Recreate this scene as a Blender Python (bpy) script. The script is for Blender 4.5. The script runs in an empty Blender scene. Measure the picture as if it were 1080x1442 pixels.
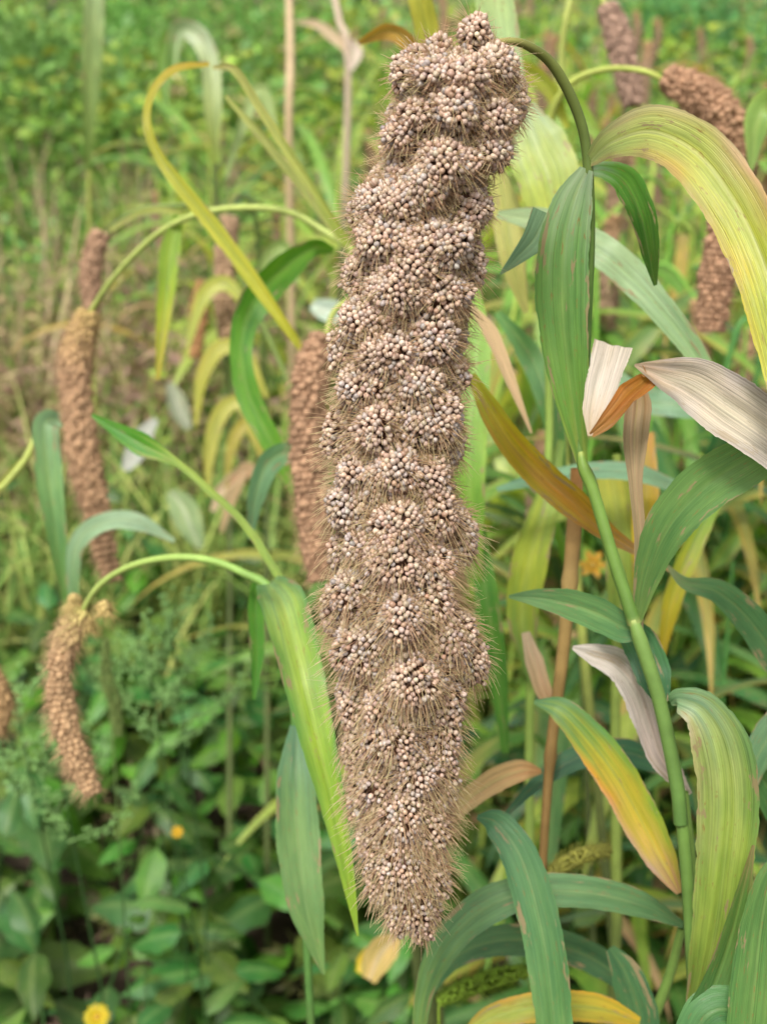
import bpy, bmesh, math, random
import numpy as np
from mathutils import Vector, Matrix, Euler, Quaternion

random.seed(7)
rng = np.random.default_rng(11)
SC = bpy.context.scene
COL = SC.collection

# ------------------------------------------------------------------ camera
F = 721.0 / math.tan(math.radians(22.5))      # focal length in photo pixels
PITCH = math.radians(25.0)
CAM = np.array([0.0, 0.0, 1.25])
RIGHT = np.array([1.0, 0.0, 0.0])
UP = np.array([0.0, math.sin(PITCH), math.cos(PITCH)])
FWD = np.array([0.0, math.cos(PITCH), -math.sin(PITCH)])
cd = bpy.data.cameras.new('camera')
cam = bpy.data.objects.new('camera', cd)
COL.objects.link(cam)
cam.location = CAM
cam.rotation_euler = (math.pi / 2 - PITCH, 0, 0)
cd.sensor_fit = 'VERTICAL'
cd.sensor_height = 36.0
cd.lens = 18.0 / math.tan(math.radians(22.5))
cd.clip_start = 0.02
cd.clip_end = 400
cd.dof.use_dof = True
cd.dof.focus_distance = 0.409
cd.dof.aperture_fstop = 12.0
SC.camera = cam

# ------------------------------------------------------------------ light
SUN_EL, SUN_AZ = math.radians(58), math.radians(200)
w = bpy.data.worlds.new('World')
SC.world = w
w.use_nodes = True
nt = w.node_tree
nt.nodes.clear()
sky = nt.nodes.new('ShaderNodeTexSky')
sky.sky_type = 'NISHITA'
sky.sun_disc = False
sky.sun_elevation = SUN_EL
sky.sun_rotation = SUN_AZ
sky.air_density = 1.0
sky.dust_density = 4.0
hs = nt.nodes.new('ShaderNodeHueSaturation')
hs.inputs['Saturation'].default_value = 0.12
bg = nt.nodes.new('ShaderNodeBackground')
bg.inputs['Strength'].default_value = 0.075
wo = nt.nodes.new('ShaderNodeOutputWorld')
nt.links.new(sky.outputs[0], hs.inputs['Color'])
nt.links.new(hs.outputs[0], bg.inputs['Color'])
nt.links.new(bg.outputs[0], wo.inputs['Surface'])
sl = bpy.data.lights.new('sun', 'SUN')
sl.energy = 1.5
sl.angle = math.radians(12)
sl.color = (1.0, 0.96, 0.9)
so = bpy.data.objects.new('sun', sl)
COL.objects.link(so)
sd = Vector((math.sin(SUN_AZ) * math.cos(SUN_EL), math.cos(SUN_AZ) * math.cos(SUN_EL), math.sin(SUN_EL)))
so.rotation_euler = sd.to_track_quat('Z', 'Y').to_euler()
SC.view_settings.view_transform = 'Standard'
SC.view_settings.look = 'None'
SC.view_settings.gamma = 1
SC.view_settings.use_curve_mapping = False
SC.view_settings.exposure = 1.4
SC.cycles.max_bounces = 8
SC.cycles.diffuse_bounces = 4
SC.cycles.transmission_bounces = 4
SC.cycles.use_denoising = True


# ------------------------------------------------------------------ helpers
def at(px, py, d):
    """photo pixel + distance along the view axis -> world point"""
    return CAM + (RIGHT * (px - 540.0) / F + UP * (721.0 - py) / F + FWD) * d


def lin(c):
    c = np.asarray(c, float) / 255.0
    return np.where(c <= 0.04045, c / 12.92, ((c + 0.055) / 1.055) ** 2.4)


ALB = 0.80


def K(r, g, b):
    return lin((r, g, b)) * ALB


def tag(o, label=None, cat=None, group=None, kind=None):
    for k, v in (('label', label), ('category', cat), ('group', group), ('kind', kind)):
        if v:
            o[k] = v
    return o


def empty(name, loc=(0, 0, 0)):
    o = bpy.data.objects.new(name, None)
    o.empty_display_size = 0.02
    o.location = Vector([float(c) for c in loc])
    COL.objects.link(o)
    return o


def mesh_from(name, V, faces, cols=None, uvw=None, smooth=True):
    """V (n,3); faces: list of int arrays (m,3) or (m,4)"""
    V = np.asarray(V, np.float32)
    me = bpy.data.meshes.new(name)
    if isinstance(faces, np.ndarray):
        faces = [faces]
    faces = [f for f in faces if len(f)]
    nl = sum(f.size for f in faces)
    npoly = sum(len(f) for f in faces)
    me.vertices.add(len(V))
    me.vertices.foreach_set('co', V.ravel())
    me.loops.add(nl)
    me.polygons.add(npoly)
    me.loops.foreach_set('vertex_index', np.concatenate([f.ravel() for f in faces]).astype(np.int32))
    st, k = [], 0
    for f in faces:
        st.append(k + np.arange(len(f)) * f.shape[1])
        k += f.size
    me.polygons.foreach_set('loop_start', np.concatenate(st).astype(np.int32))
    me.polygons.foreach_set('use_smooth', np.full(npoly, smooth))
    me.update(calc_edges=True)
    if cols is not None:
        a = me.attributes.new('tint', 'FLOAT_COLOR', 'POINT')
        c4 = np.ones((len(V), 4), np.float32)
        c4[:, :3] = cols
        a.data.foreach_set('color', c4.ravel())
    if uvw is not None:
        a = me.attributes.new('blade', 'FLOAT_VECTOR', 'POINT')
        a.data.foreach_set('vector', np.asarray(uvw, np.float32).ravel())
    return me


def add(name, me, mat, parent=None, origin=None):
    o = bpy.data.objects.new(name, me)
    if mat is not None and len(me.materials) == 0:
        me.materials.append(mat)
    COL.objects.link(o)
    if parent is not None:
        o.parent = parent
    if origin is not None:
        o.location = Vector([float(c) for c in origin])
    return o


def crom(P, n):
    """Catmull-Rom through the rows of P, n samples"""
    P = np.asarray(P, float)
    if len(P) == 1:
        return np.repeat(P, n, 0)
    Q = np.vstack([2 * P[0] - P[1], P, 2 * P[-1] - P[-2]])
    t = np.linspace(0, len(P) - 1, n)
    i = np.minimum(t.astype(int), len(P) - 2)
    f = (t - i)[:, None]
    a, b, c, d = Q[i], Q[i + 1], Q[i + 2], Q[i + 3]
    return 0.5 * (2 * b + (c - a) * f + (2 * a - 5 * b + 4 * c - d) * f * f + (3 * b - a - 3 * c + d) * f ** 3)


def norm(a):
    return a / np.maximum(np.linalg.norm(a, axis=-1, keepdims=True), 1e-9)


# ------------------------------------------------------------------ materials
def newmat(name):
    m = bpy.data.materials.new(name)
    m.use_nodes = True
    m.node_tree.nodes.clear()
    return m, m.node_tree


def N(nt, t, **kw):
    n = nt.nodes.new(t)
    for k, v in kw.items():
        if k in n.inputs:
            n.inputs[k].default_value = v
        else:
            setattr(n, k, v)
    return n


def math_(nt, op, a, b=None, clamp=False):
    n = nt.nodes.new('ShaderNodeMath')
    n.operation = op
    n.use_clamp = clamp
    for i, x in enumerate((a, b)):
        if x is None:
            continue
        if isinstance(x, (int, float)):
            n.inputs[i].default_value = x
        else:
            nt.links.new(x, n.inputs[i])
    return n.outputs[0]


def blade_material(name, trans=0.45, rough=0.42, spec=0.35, vein=0.22, spots=0.5, spot_col=(0.30, 0.16, 0.05), objvar=False, patch=0.85, gain=1.0, hshift=0.493, bump=0.5, bdist=0.0006):
    m, t = newmat(name)
    L = t.links.new
    at_ = N(t, 'ShaderNodeAttribute', attribute_name='tint')
    uv = N(t, 'ShaderNodeAttribute', attribute_name='blade')
    sep = N(t, 'ShaderNodeSeparateXYZ')
    L(uv.outputs['Vector'], sep.inputs[0])
    # fine lengthwise veins
    cb = N(t, 'ShaderNodeCombineXYZ')
    L(math_(t, 'MULTIPLY', sep.outputs[0], 30.0), cb.inputs[0])
    L(math_(t, 'MULTIPLY', sep.outputs[1], 14.0), cb.inputs[1])
    L(sep.outputs[2], cb.inputs[2])
    nz = N(t, 'ShaderNodeTexNoise', Scale=1.0, Detail=3.0)
    L(cb.outputs[0], nz.inputs['Vector'])
    # soft patches
    cb2 = N(t, 'ShaderNodeCombineXYZ')
    L(math_(t, 'MULTIPLY', sep.outputs[0], 1.6), cb2.inputs[0])
    L(math_(t, 'MULTIPLY', sep.outputs[1], 30.0), cb2.inputs[1])
    L(sep.outputs[2], cb2.inputs[2])
    n2 = N(t, 'ShaderNodeTexNoise', Scale=1.0, Detail=5.0, Roughness=0.6)
    L(cb2.outputs[0], n2.inputs['Vector'])
    # small rust / scar spots, stretched along the blade
    cb3 = N(t, 'ShaderNodeCombineXYZ')
    L(math_(t, 'MULTIPLY', sep.outputs[0], 9.0), cb3.inputs[0])
    L(math_(t, 'MULTIPLY', sep.outputs[1], 160.0), cb3.inputs[1])
    L(sep.outputs[2], cb3.inputs[2])
    n3 = N(t, 'ShaderNodeTexNoise', Scale=1.0, Detail=4.0, Roughness=0.7)
    L(cb3.outputs[0], n3.inputs['Vector'])
    v = math_(t, 'MULTIPLY', math_(t, 'SUBTRACT', nz.outputs[0], 0.5), vein * 4)
    v2 = math_(t, 'MULTIPLY', math_(t, 'SUBTRACT', n2.outputs[0], 0.5), 1.0)
    val = math_(t, 'MULTIPLY', math_(t, 'ADD', math_(t, 'ADD', v, v2), 1.0), gain)
    hsv = N(t, 'ShaderNodeHueSaturation')
    L(at_.outputs['Color'], hsv.inputs['Color'])
    L(val, hsv.inputs['Value'])
    hue = math_(t, 'ADD', math_(t, 'MULTIPLY', math_(t, 'SUBTRACT', n2.outputs[0], 0.5), -0.07), hshift)
    if objvar:
        oi = N(t, 'ShaderNodeObjectInfo')
        hue = math_(t, 'ADD', hue, math_(t, 'MULTIPLY', math_(t, 'SUBTRACT', oi.outputs['Random'], 0.5), 0.06))
        L(math_(t, 'MULTIPLY', val, math_(t, 'ADD', math_(t, 'MULTIPLY', oi.outputs['Random'], 0.7), 0.65)), hsv.inputs['Value'])
    L(hue, hsv.inputs['Hue'])
    mr = N(t, 'ShaderNodeMapRange', clamp=True)
    mr.inputs[1].default_value = 0.60
    mr.inputs[2].default_value = 0.70
    mr.inputs[3].default_value = 0.0
    mr.inputs[4].default_value = spots
    L(n3.outputs[0], mr.inputs[0])
    mx = N(t, 'ShaderNodeMix', data_type='RGBA')
    L(mr.outputs[0], mx.inputs[0])
    L(hsv.outputs[0], mx.inputs[6])
    mx.inputs[7].default_value = (*spot_col, 1)
    # crisp tan dead patches, mostly towards the margins
    n4 = N(t, 'ShaderNodeTexNoise', Scale=1.0, Detail=6.0, Roughness=0.65)
    cb4 = N(t, 'ShaderNodeCombineXYZ')
    L(math_(t, 'MULTIPLY', sep.outputs[0], 2.2), cb4.inputs[0])
    L(math_(t, 'MULTIPLY', sep.outputs[1], 42.0), cb4.inputs[1])
    L(math_(t, 'ADD', sep.outputs[2], 17.0), cb4.inputs[2])
    L(cb4.outputs[0], n4.inputs['Vector'])
    edge = math_(t, 'MULTIPLY', math_(t, 'POWER', math_(t, 'ABSOLUTE', sep.outputs[0]), 4.0), 0.10)
    m4 = N(t, 'ShaderNodeMapRange', clamp=True)
    m4.inputs[1].default_value = 0.635
    m4.inputs[2].default_value = 0.665
    m4.inputs[4].default_value = patch
    L(math_(t, 'ADD', n4.outputs[0], edge), m4.inputs[0])
    mq = N(t, 'ShaderNodeMix', data_type='RGBA')
    L(m4.outputs[0], mq.inputs[0])
    L(mx.outputs[2], mq.inputs[6])
    mq.inputs[7].default_value = (0.36, 0.26, 0.14, 1)
    mx = mq
    bs = N(t, 'ShaderNodeBsdfPrincipled', Roughness=rough)
    bs.inputs['Specular IOR Level'].default_value = spec
    L(mx.outputs[2], bs.inputs['Base Color'])
    bp = N(t, 'ShaderNodeBump', Strength=bump, Distance=bdist)
    L(math_(t, 'ADD', nz.outputs[0], math_(t, 'MULTIPLY', n4.outputs[0], 1.5)), bp.inputs['Height'])
    L(bp.outputs[0], bs.inputs['Normal'])
    tr = N(t, 'ShaderNodeBsdfTranslucent')
    h2 = N(t, 'ShaderNodeHueSaturation', Hue=hshift, Saturation=1.12, Value=1.3)
    L(mx.outputs[2], h2.inputs['Color'])
    L(h2.outputs[0], tr.inputs['Color'])
    ms = N(t, 'ShaderNodeMixShader')
    ms.inputs[0].default_value = trans
    L(bs.outputs[0], ms.inputs[1])
    L(tr.outputs[0], ms.inputs[2])
    out = N(t, 'ShaderNodeOutputMaterial')
    L(ms.outputs[0], out.inputs[0])
    return m


def tint_material(name, rough=0.6, spec=0.3, scale=400.0, amt=0.35, bump=0.2, trans=0.0, bdist=0.0004):
    m, t = newmat(name)
    L = t.links.new
    a = N(t, 'ShaderNodeAttribute', attribute_name='tint')
    tc = N(t, 'ShaderNodeTexCoord')
    nz = N(t, 'ShaderNodeTexNoise', Scale=scale, Detail=4.0, Roughness=0.6)
    L(tc.outputs['Object'], nz.inputs['Vector'])
    hsv = N(t, 'ShaderNodeHueSaturation')
    L(a.outputs['Color'], hsv.inputs['Color'])
    L(math_(t, 'ADD', math_(t, 'MULTIPLY', math_(t, 'SUBTRACT', nz.outputs[0], 0.5), amt * 2), 1.0), hsv.inputs['Value'])
    bs = N(t, 'ShaderNodeBsdfPrincipled', Roughness=rough)
    bs.inputs['Specular IOR Level'].default_value = spec
    L(hsv.outputs[0], bs.inputs['Base Color'])
    bp = N(t, 'ShaderNodeBump', Strength=bump, Distance=bdist)
    L(nz.outputs[0], bp.inputs['Height'])
    L(bp.outputs[0], bs.inputs['Normal'])
    out = N(t, 'ShaderNodeOutputMaterial')
    if trans > 0:
        tr = N(t, 'ShaderNodeBsdfTranslucent')
        L(hsv.outputs[0], tr.inputs['Color'])
        ms = N(t, 'ShaderNodeMixShader')
        ms.inputs[0].default_value = trans
        L(bs.outputs[0], ms.inputs[1])
        L(tr.outputs[0], ms.inputs[2])
        L(ms.outputs[0], out.inputs[0])
    else:
        L(bs.outputs[0], out.inputs[0])
    return m


M_LEAF = blade_material('millet_blade', rough=0.36, spec=0.45, vein=0.28, spots=0.7)
M_DRY = blade_material('dry_blade', trans=0.3, rough=0.75, spec=0.15, vein=0.35, spots=0.6, spot_col=(0.28, 0.21, 0.14), patch=0.4, gain=1.15, hshift=0.504, bump=0.6, bdist=0.0008)
M_WEED = blade_material('weed_leaf', trans=0.30, rough=0.40, spec=0.35, vein=0.08, spots=0.15, objvar=True, patch=0.2, gain=0.74, hshift=0.476)
M_MASS = tint_material('undergrowth_leaf', rough=0.55, scale=9.0, amt=0.4, trans=0.3, bump=0.0)
M_STEM = tint_material('stem_skin', rough=0.5, scale=110.0, amt=0.35, bump=0.2)
M_GRAIN = tint_material('millet_grain', rough=0.42, spec=0.45, scale=900.0, amt=0.22, bump=0.12, bdist=0.0002)
M_BRIS = tint_material('millet_bristle', rough=0.5, spec=0.3, scale=300.0, amt=0.2, bump=0.0, trans=0.5)
M_EAR = tint_material('distant_seed_head', rough=0.9, spec=0.05, scale=700.0, amt=0.6, bump=0.6, bdist=0.001)


# ------------------------------------------------------------------ builders
def colour_grid(spec, T, U):
    """spec: one colour, or list of (t, colour) or (t, left, mid, right)"""
    if isinstance(spec, np.ndarray):
        spec = [(0, spec)]
    ts, C = [], []
    for s in spec:
        ts.append(s[0])
        C.append([s[1]] * 3 if len(s) == 2 else list(s[1:]))
    C = np.array(C)                                    # k,3,3
    out = np.empty((len(T), len(U), 3))
    ph = random.random() * 20
    for j, u in enumerate(U):                          # streaky: every vein ripens at its own place
        tj = T + (0.07 * math.sin(u * 9 + ph) + 0.045 * math.sin(u * 23 + ph * 3)) * (len(U) > 1)
        uj = np.clip(u + 0.13 * np.sin(T * 17 + ph) + 0.08 * np.sin(T * 41 + ph * 2) * (len(U) > 1), -1, 1) if len(U) > 1 else np.zeros(len(T))
        w = np.abs(uj) ** 1.9
        for b in range(3):
            e = np.where(uj < 0, np.interp(tj, ts, C[:, 0, b]), np.interp(tj, ts, C[:, 2, b]))
            out[:, j, b] = np.interp(tj, ts, C[:, 1, b]) * (1 - w) + e * w
    return out


def ribbon(P, S, W, cols, nu=9, fold=0.22, wave=0.06, rib=0.2, ribcol=None, seed=None, ragged=0.028, **kw):
    """P (n,3) midline, S (n,3) unit side vectors, W (n) half widths -> mesh arrays"""
    n = len(P)
    seed = random.random() * 50 if seed is None else seed
    crumple = kw.get('crumple', 0)
    U = np.linspace(-1, 1, nu)
    T = np.linspace(0, 1, n)
    Tn = norm(np.gradient(P, axis=0))
    Nn = norm(np.cross(S, Tn))
    seg = np.r_[0, np.cumsum(np.linalg.norm(np.diff(P, axis=0), axis=1))]
    r = np.random.default_rng(int(seed * 1000) % 99991)
    ph = r.random(4) * 6.28
    edge = 1 + ragged * (np.sin(seg * 210 + ph[0]) * 0.5 + np.sin(seg * 523 + ph[1]) * 0.3 + r.normal(0, 0.35, n))
    V = np.empty((n, nu, 3))
    for j, u in enumerate(U):
        wv = wave * W * (u * u) * (np.sin(seg * 62 + ph[0] + (2.0 if u > 0 else 0)) + 0.6 * np.sin(seg * 131 + ph[1] * (1 if u > 0 else 2)))
        wv = wv + crumple * W * (np.sin(seg * 190 + u * 5 + ph[2]) * .5 + np.sin(seg * 87 - u * 9 + ph[3]))
        off = fold * W * (abs(u) ** 1.3) + wv - 0.05 * W * math.exp(-(u / 0.12) ** 2)
        e = edge if abs(u) > 0.99 else 1.0
        V[:, j] = P + S * (W * u * e)[:, None] + Nn * off[:, None]
    C = colour_grid(cols, T, U)
    if rib > 0:
        rc = ribcol if ribcol is not None else K(176, 196, 120)
        wgt = rib * np.exp(-(U / 0.07) ** 2)
        C = C * (1 - wgt)[None, :, None] + rc * wgt[None, :, None]
    uvw = np.empty((n, nu, 3))
    uvw[..., 0] = U[None]
    uvw[..., 1] = seg[:, None]
    uvw[..., 2] = seed
    i = np.arange(n - 1)[:, None] * nu + np.arange(nu - 1)[None]
    Q = np.stack([i, i + 1, i + nu + 1, i + nu], -1).reshape(-1, 4)
    return V.reshape(-1, 3), Q, C.reshape(-1, 3), uvw.reshape(-1, 3)


def pleaf(parent, pts, ws, cols, mat=None, roll=None, n=64, name='leaf', label=None, **kw):
    """leaf from photo pixels: pts (px, py, depth), ws visible full widths in px, roll degrees per point"""
    if pts[0][2] < .7:
        kw['nu'] = 19
        n = 90
    pts = [p if len(p) == 3 else (p[0], p[1], pts[0][2]) for p in pts]
    P3 = np.array([at(*p) for p in pts])
    P = crom(P3, n)
    dep = np.interp(np.linspace(0, 1, n), np.linspace(0, 1, len(pts)), [p[2] for p in pts])
    wp = np.interp(np.linspace(0, 1, n), np.linspace(0, 1, len(ws)), ws)
    wp = np.convolve(np.r_[[wp[0]] * 2, wp, [wp[-1]] * 2], np.ones(5) / 5, 'valid')
    wp[0], wp[-1] = ws[0], ws[-1]
    rl = roll if roll is not None else [random.uniform(-28, 28), random.uniform(-28, 28)]
    rl = np.radians(np.interp(np.linspace(0, 1, n), np.linspace(0, 1, len(rl)), rl))
    Tn = norm(np.gradient(P, axis=0))
    view = norm(CAM - P)
    S = norm(np.cross(Tn, view))
    Nn = norm(np.cross(S, Tn))
    W = np.maximum(wp, 1.2) * dep / F / 2 / np.maximum(np.cos(rl), 0.5)
    S2 = S * np.cos(rl)[:, None] + Nn * np.sin(rl)[:, None]
    V, Q, C, U = ribbon(P, S2, W, cols, **kw)
    org = np.array(parent.location)
    o = add(name, mesh_from(name, V - org, Q, C, U), mat or M_LEAF, parent)
    if label:
        o['label'] = label
    return o


def tube_arrays(P, R, cols, sides=8):
    P = np.asarray(P, float)
    n = len(P)
    Tn = norm(np.gradient(P, axis=0))
    ref = np.array([0.31, 0.9, 0.3])
    A = norm(np.cross(Tn, ref))
    B = np.cross(Tn, A)
    th = np.arange(sides) / sides * 2 * math.pi
    R = np.asarray(R, float)
    V = P[:, None] + (A[:, None] * np.cos(th)[None, :, None] + B[:, None] * np.sin(th)[None, :, None]) * R[:, None, None]
    i = np.arange(n - 1)[:, None] * sides
    j = np.arange(sides)[None]
    Q = np.stack([i + j, i + (j + 1) % sides, i + sides + (j + 1) % sides, i + sides + j], -1).reshape(-1, 4)
    C = colour_grid(cols, np.linspace(0, 1, n), np.array([0.0]))
    C = np.repeat(C, sides, 1)
    return V.reshape(-1, 3), Q, C.reshape(-1, 3)


def pstem(parent, pts, ws, cols, n=40, to_ground=True, name='stem', sides=8, nodes=(), label=None):
    """stem from photo pixels; ws full widths in px; then straight on to the ground"""
    pts = [p if len(p) == 3 else (p[0], p[1], pts[0][2]) for p in pts]
    P = crom(np.array([at(*p) for p in pts]), n)
    dep = np.interp(np.linspace(0, 1, n), np.linspace(0, 1, len(pts)), [p[2] for p in pts])
    R = np.interp(np.linspace(0, 1, n), np.linspace(0, 1, len(ws)), ws) * dep / F / 2
    if to_ground:
        e = P[-1]
        b = np.array([e[0], e[1], 0.0])
        b[:2] = np.array(parent.location)[:2]
        mid = e * 0.5 + b * 0.5
        ext = np.array([e * (1 - t) + b * t for t in np.linspace(0.06, 1, 12)])
        ext[:, :2] += (np.sin(np.linspace(0, math.pi, 12)) * 0.0)[:, None]
        ext[-1, 2] = -0.01
        P = np.vstack([P, ext])
        R = np.r_[R, np.linspace(R[-1], R[-1] * 1.15, 12)]
    for t0 in nodes:                                  # swollen joints
        R = R * (1 + 0.28 * np.exp(-((np.linspace(0, 1, len(R)) - t0) / 0.012) ** 2))
    V, Q, C = tube_arrays(P, R, cols, sides)
    if to_ground:                                      # old brownish sheaths wrap the lower stalk
        k = np.repeat(np.clip((np.arange(len(P)) - len(P) + 15) / 4.0, 0, 1), sides)[:, None]
        C = C * (1 - k) + K(92, 104, 56) * k
    org = np.array(parent.location)
    o = add(name, mesh_from(name, V - org, Q, C), M_STEM, parent)
    if label:
        o['label'] = label
    return o


_ico = {}


def ico(sub):
    if sub not in _ico:
        bm = bmesh.new()
        bmesh.ops.create_icosphere(bm, subdivisions=sub, radius=1.0)
        _ico[sub] = (np.array([v.co[:] for v in bm.verts]), np.array([[v.index for v in f.verts] for f in bm.faces]))
        bm.free()
    return _ico[sub]


def frames(D):
    """orthonormal frames whose third axis is D (n,3)"""
    D = norm(D)
    ref = np.where(np.abs(D[:, 2:3]) > 0.9, np.array([[1.0, 0, 0]]), np.array([[0, 0, 1.0]]))
    A = norm(np.cross(ref, D))
    B = np.cross(D, A)
    return A, B, D


def balls(P, D, R, L, C, sub=1, squash=None, cbase=None):
    """joined ellipsoids at P, long axis D, radius R, length L (per ball), colours C"""
    v, f = ico(sub)
    A, B, D = frames(D)
    V = P[:, None] + A[:, None] * (v[None, :, 0:1] * R[:, None, None]) + B[:, None] * (v[None, :, 1:2] * R[:, None, None]) \
        + D[:, None] * (v[None, :, 2:3] * L[:, None, None])
    Fc = (np.arange(len(P))[:, None, None] * len(v) + f[None]).reshape(-1, 3)
    CC = np.repeat(C[:, None], len(v), 1)
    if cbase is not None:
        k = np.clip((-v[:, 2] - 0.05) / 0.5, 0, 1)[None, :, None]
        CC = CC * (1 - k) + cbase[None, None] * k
    return V.reshape(-1, 3), Fc, CC.reshape(-1, 3)


def bristles(P, D, L, R, bend, c0, c1):
    """thin tapering three-sided hairs, each curved towards bend"""
    n = len(P)
    A, B, Dn = frames(D)
    ts = np.array([0.0, 0.35, 0.7, 1.0])
    rr = np.array([1.0, 0.85, 0.6, 0.25])
    th = np.array([0, 2.094, 4.189])
    V = np.empty((n, 4, 3, 3))
    C = np.empty((n, 4, 3, 3))
    for i, t in enumerate(ts):
        c = P + Dn * (L * t)[:, None] + bend * (L * t * t)[:, None]
        for j, h in enumerate(th):
            V[:, i, j] = c + (A * math.cos(h) + B * math.sin(h)) * (R * rr[i])[:, None]
            C[:, i, j] = c0 * (1 - t) + c1 * t
    base = np.arange(n)[:, None] * 12
    q = []
    for i in range(3):
        for j in range(3):
            k = (j + 1) % 3
            q.append([i * 3 + j, i * 3 + k, i * 3 + 3 + k, i * 3 + 3 + j])
    Q = (base[:, :, None] + np.array(q)[None]).reshape(-1, 4)
    return V.reshape(-1, 3), Q, C.reshape(-1, 3)


def simple_head(parent, pts3, radii, tone, lump=0.0042, name='seed_head', top=None, sub=1, label=None, hairs=True):
    """a smaller hanging seed head: lumpy seed clusters spiralled round its axis"""
    pts3 = np.asarray(pts3)
    seg = np.linalg.norm(np.diff(pts3, axis=0), axis=1).sum()
    n = max(8, int(seg / (lump * 0.75)))
    P = crom(pts3, n)
    R = np.interp(np.linspace(0, 1, n), np.linspace(0, 1, len(radii)), radii)
    Tn = norm(np.gradient(P, axis=0))
    A, B, _ = frames(Tn)
    pp, dd, rr, cc = [], [], [], []
    top = tone if top is None else top
    for i in range(n):
        m = max(5, int(2 * math.pi * R[i] / (lump * 0.95)))
        for k in range(m):
            th = (k + random.random() * 0.5 + i * 0.5) / m * 6.283
            d = A[i] * math.cos(th) + B[i] * math.sin(th)
            pp.append(P[i] + d * R[i] * random.uniform(0.62, 0.88))
            dd.append(d + Tn[i] * 0.6)
            rr.append(lump * random.uniform(0.42, 0.72))
            t = min(1, i / n * 3.5)
            c = top * (1 - t) + tone * t
            cc.append(c * random.uniform(0.72, 1.22))
    pp, dd, rr, cc = map(np.array, (pp, dd, rr, cc))
    V, Fc, C = balls(pp, dd, rr, rr * 1.5, cc, sub)
    Vt, Qt, Ct = tube_arrays(P, R * 0.72, tone * 0.5, 8)
    faces = [Fc, Qt + len(V)]
    V = np.vstack([V, Vt])
    C = np.vstack([C, Ct])
    if hairs:
        k = rng.integers(0, len(pp), int(len(pp) * 4))
        D = norm(dd[k]) + rng.normal(0, 0.35, (len(k), 3))
        Vb, Qb, Cb = bristles(pp[k], D, rng.uniform(0.005, 0.009, len(k)), np.full(len(k), 0.00016), Tn[0] * 0.3, tone * 0.9, tone * 1.2)
        faces.append(Qb + len(V))
        V = np.vstack([V, Vb])
        C = np.vstack([C, Cb])
    org = np.array(parent.location)
    o = add(name, mesh_from(name, V - org, faces, C), M_EAR, parent)
    if label:
        o['label'] = label
    return o


def phead(parent, pts, ws, tone, lump=0.0045, **kw):
    P = [at(*p) for p in pts]
    R = [w * p[2] / F / 2 for w, p in zip(np.interp(np.linspace(0, 1, len(pts)), np.linspace(0, 1, len(ws)), ws), pts)]
    return simple_head(parent, P, R, tone, lump, **kw)


def plant(name, ground_px, label, cat='millet plant', group=None):
    """Empty on the ground under the point (px, py, depth)"""
    g = at(*ground_px)
    e = empty(name, (g[0], g[1], 0.0))
    return tag(e, label, cat, group)


# palette (sRGB as it looks on the plant)
MID = K(112, 158, 88)
DEEP = K(78, 128, 74)
TEAL = K(92, 144, 92)
BRI = K(132, 182, 62)
LIME = K(168, 200, 82)
PALE = K(176, 200, 150)
YG = K(192, 204, 86)
YEL = K(222, 194, 58)
ORA = K(206, 128, 40)
TAN = K(196, 160, 122)
STRAW = K(206, 186, 146)
GREY = K(196, 180, 176)
WHITE = K(226, 218, 208)
BRN = K(150, 104, 66)
HEAD = K(188, 152, 118)
HEADY = K(196, 168, 110)
STEMG = K(128, 160, 78)
STEMD = K(84, 118, 52)
STEMY = K(178, 188, 98)


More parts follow.
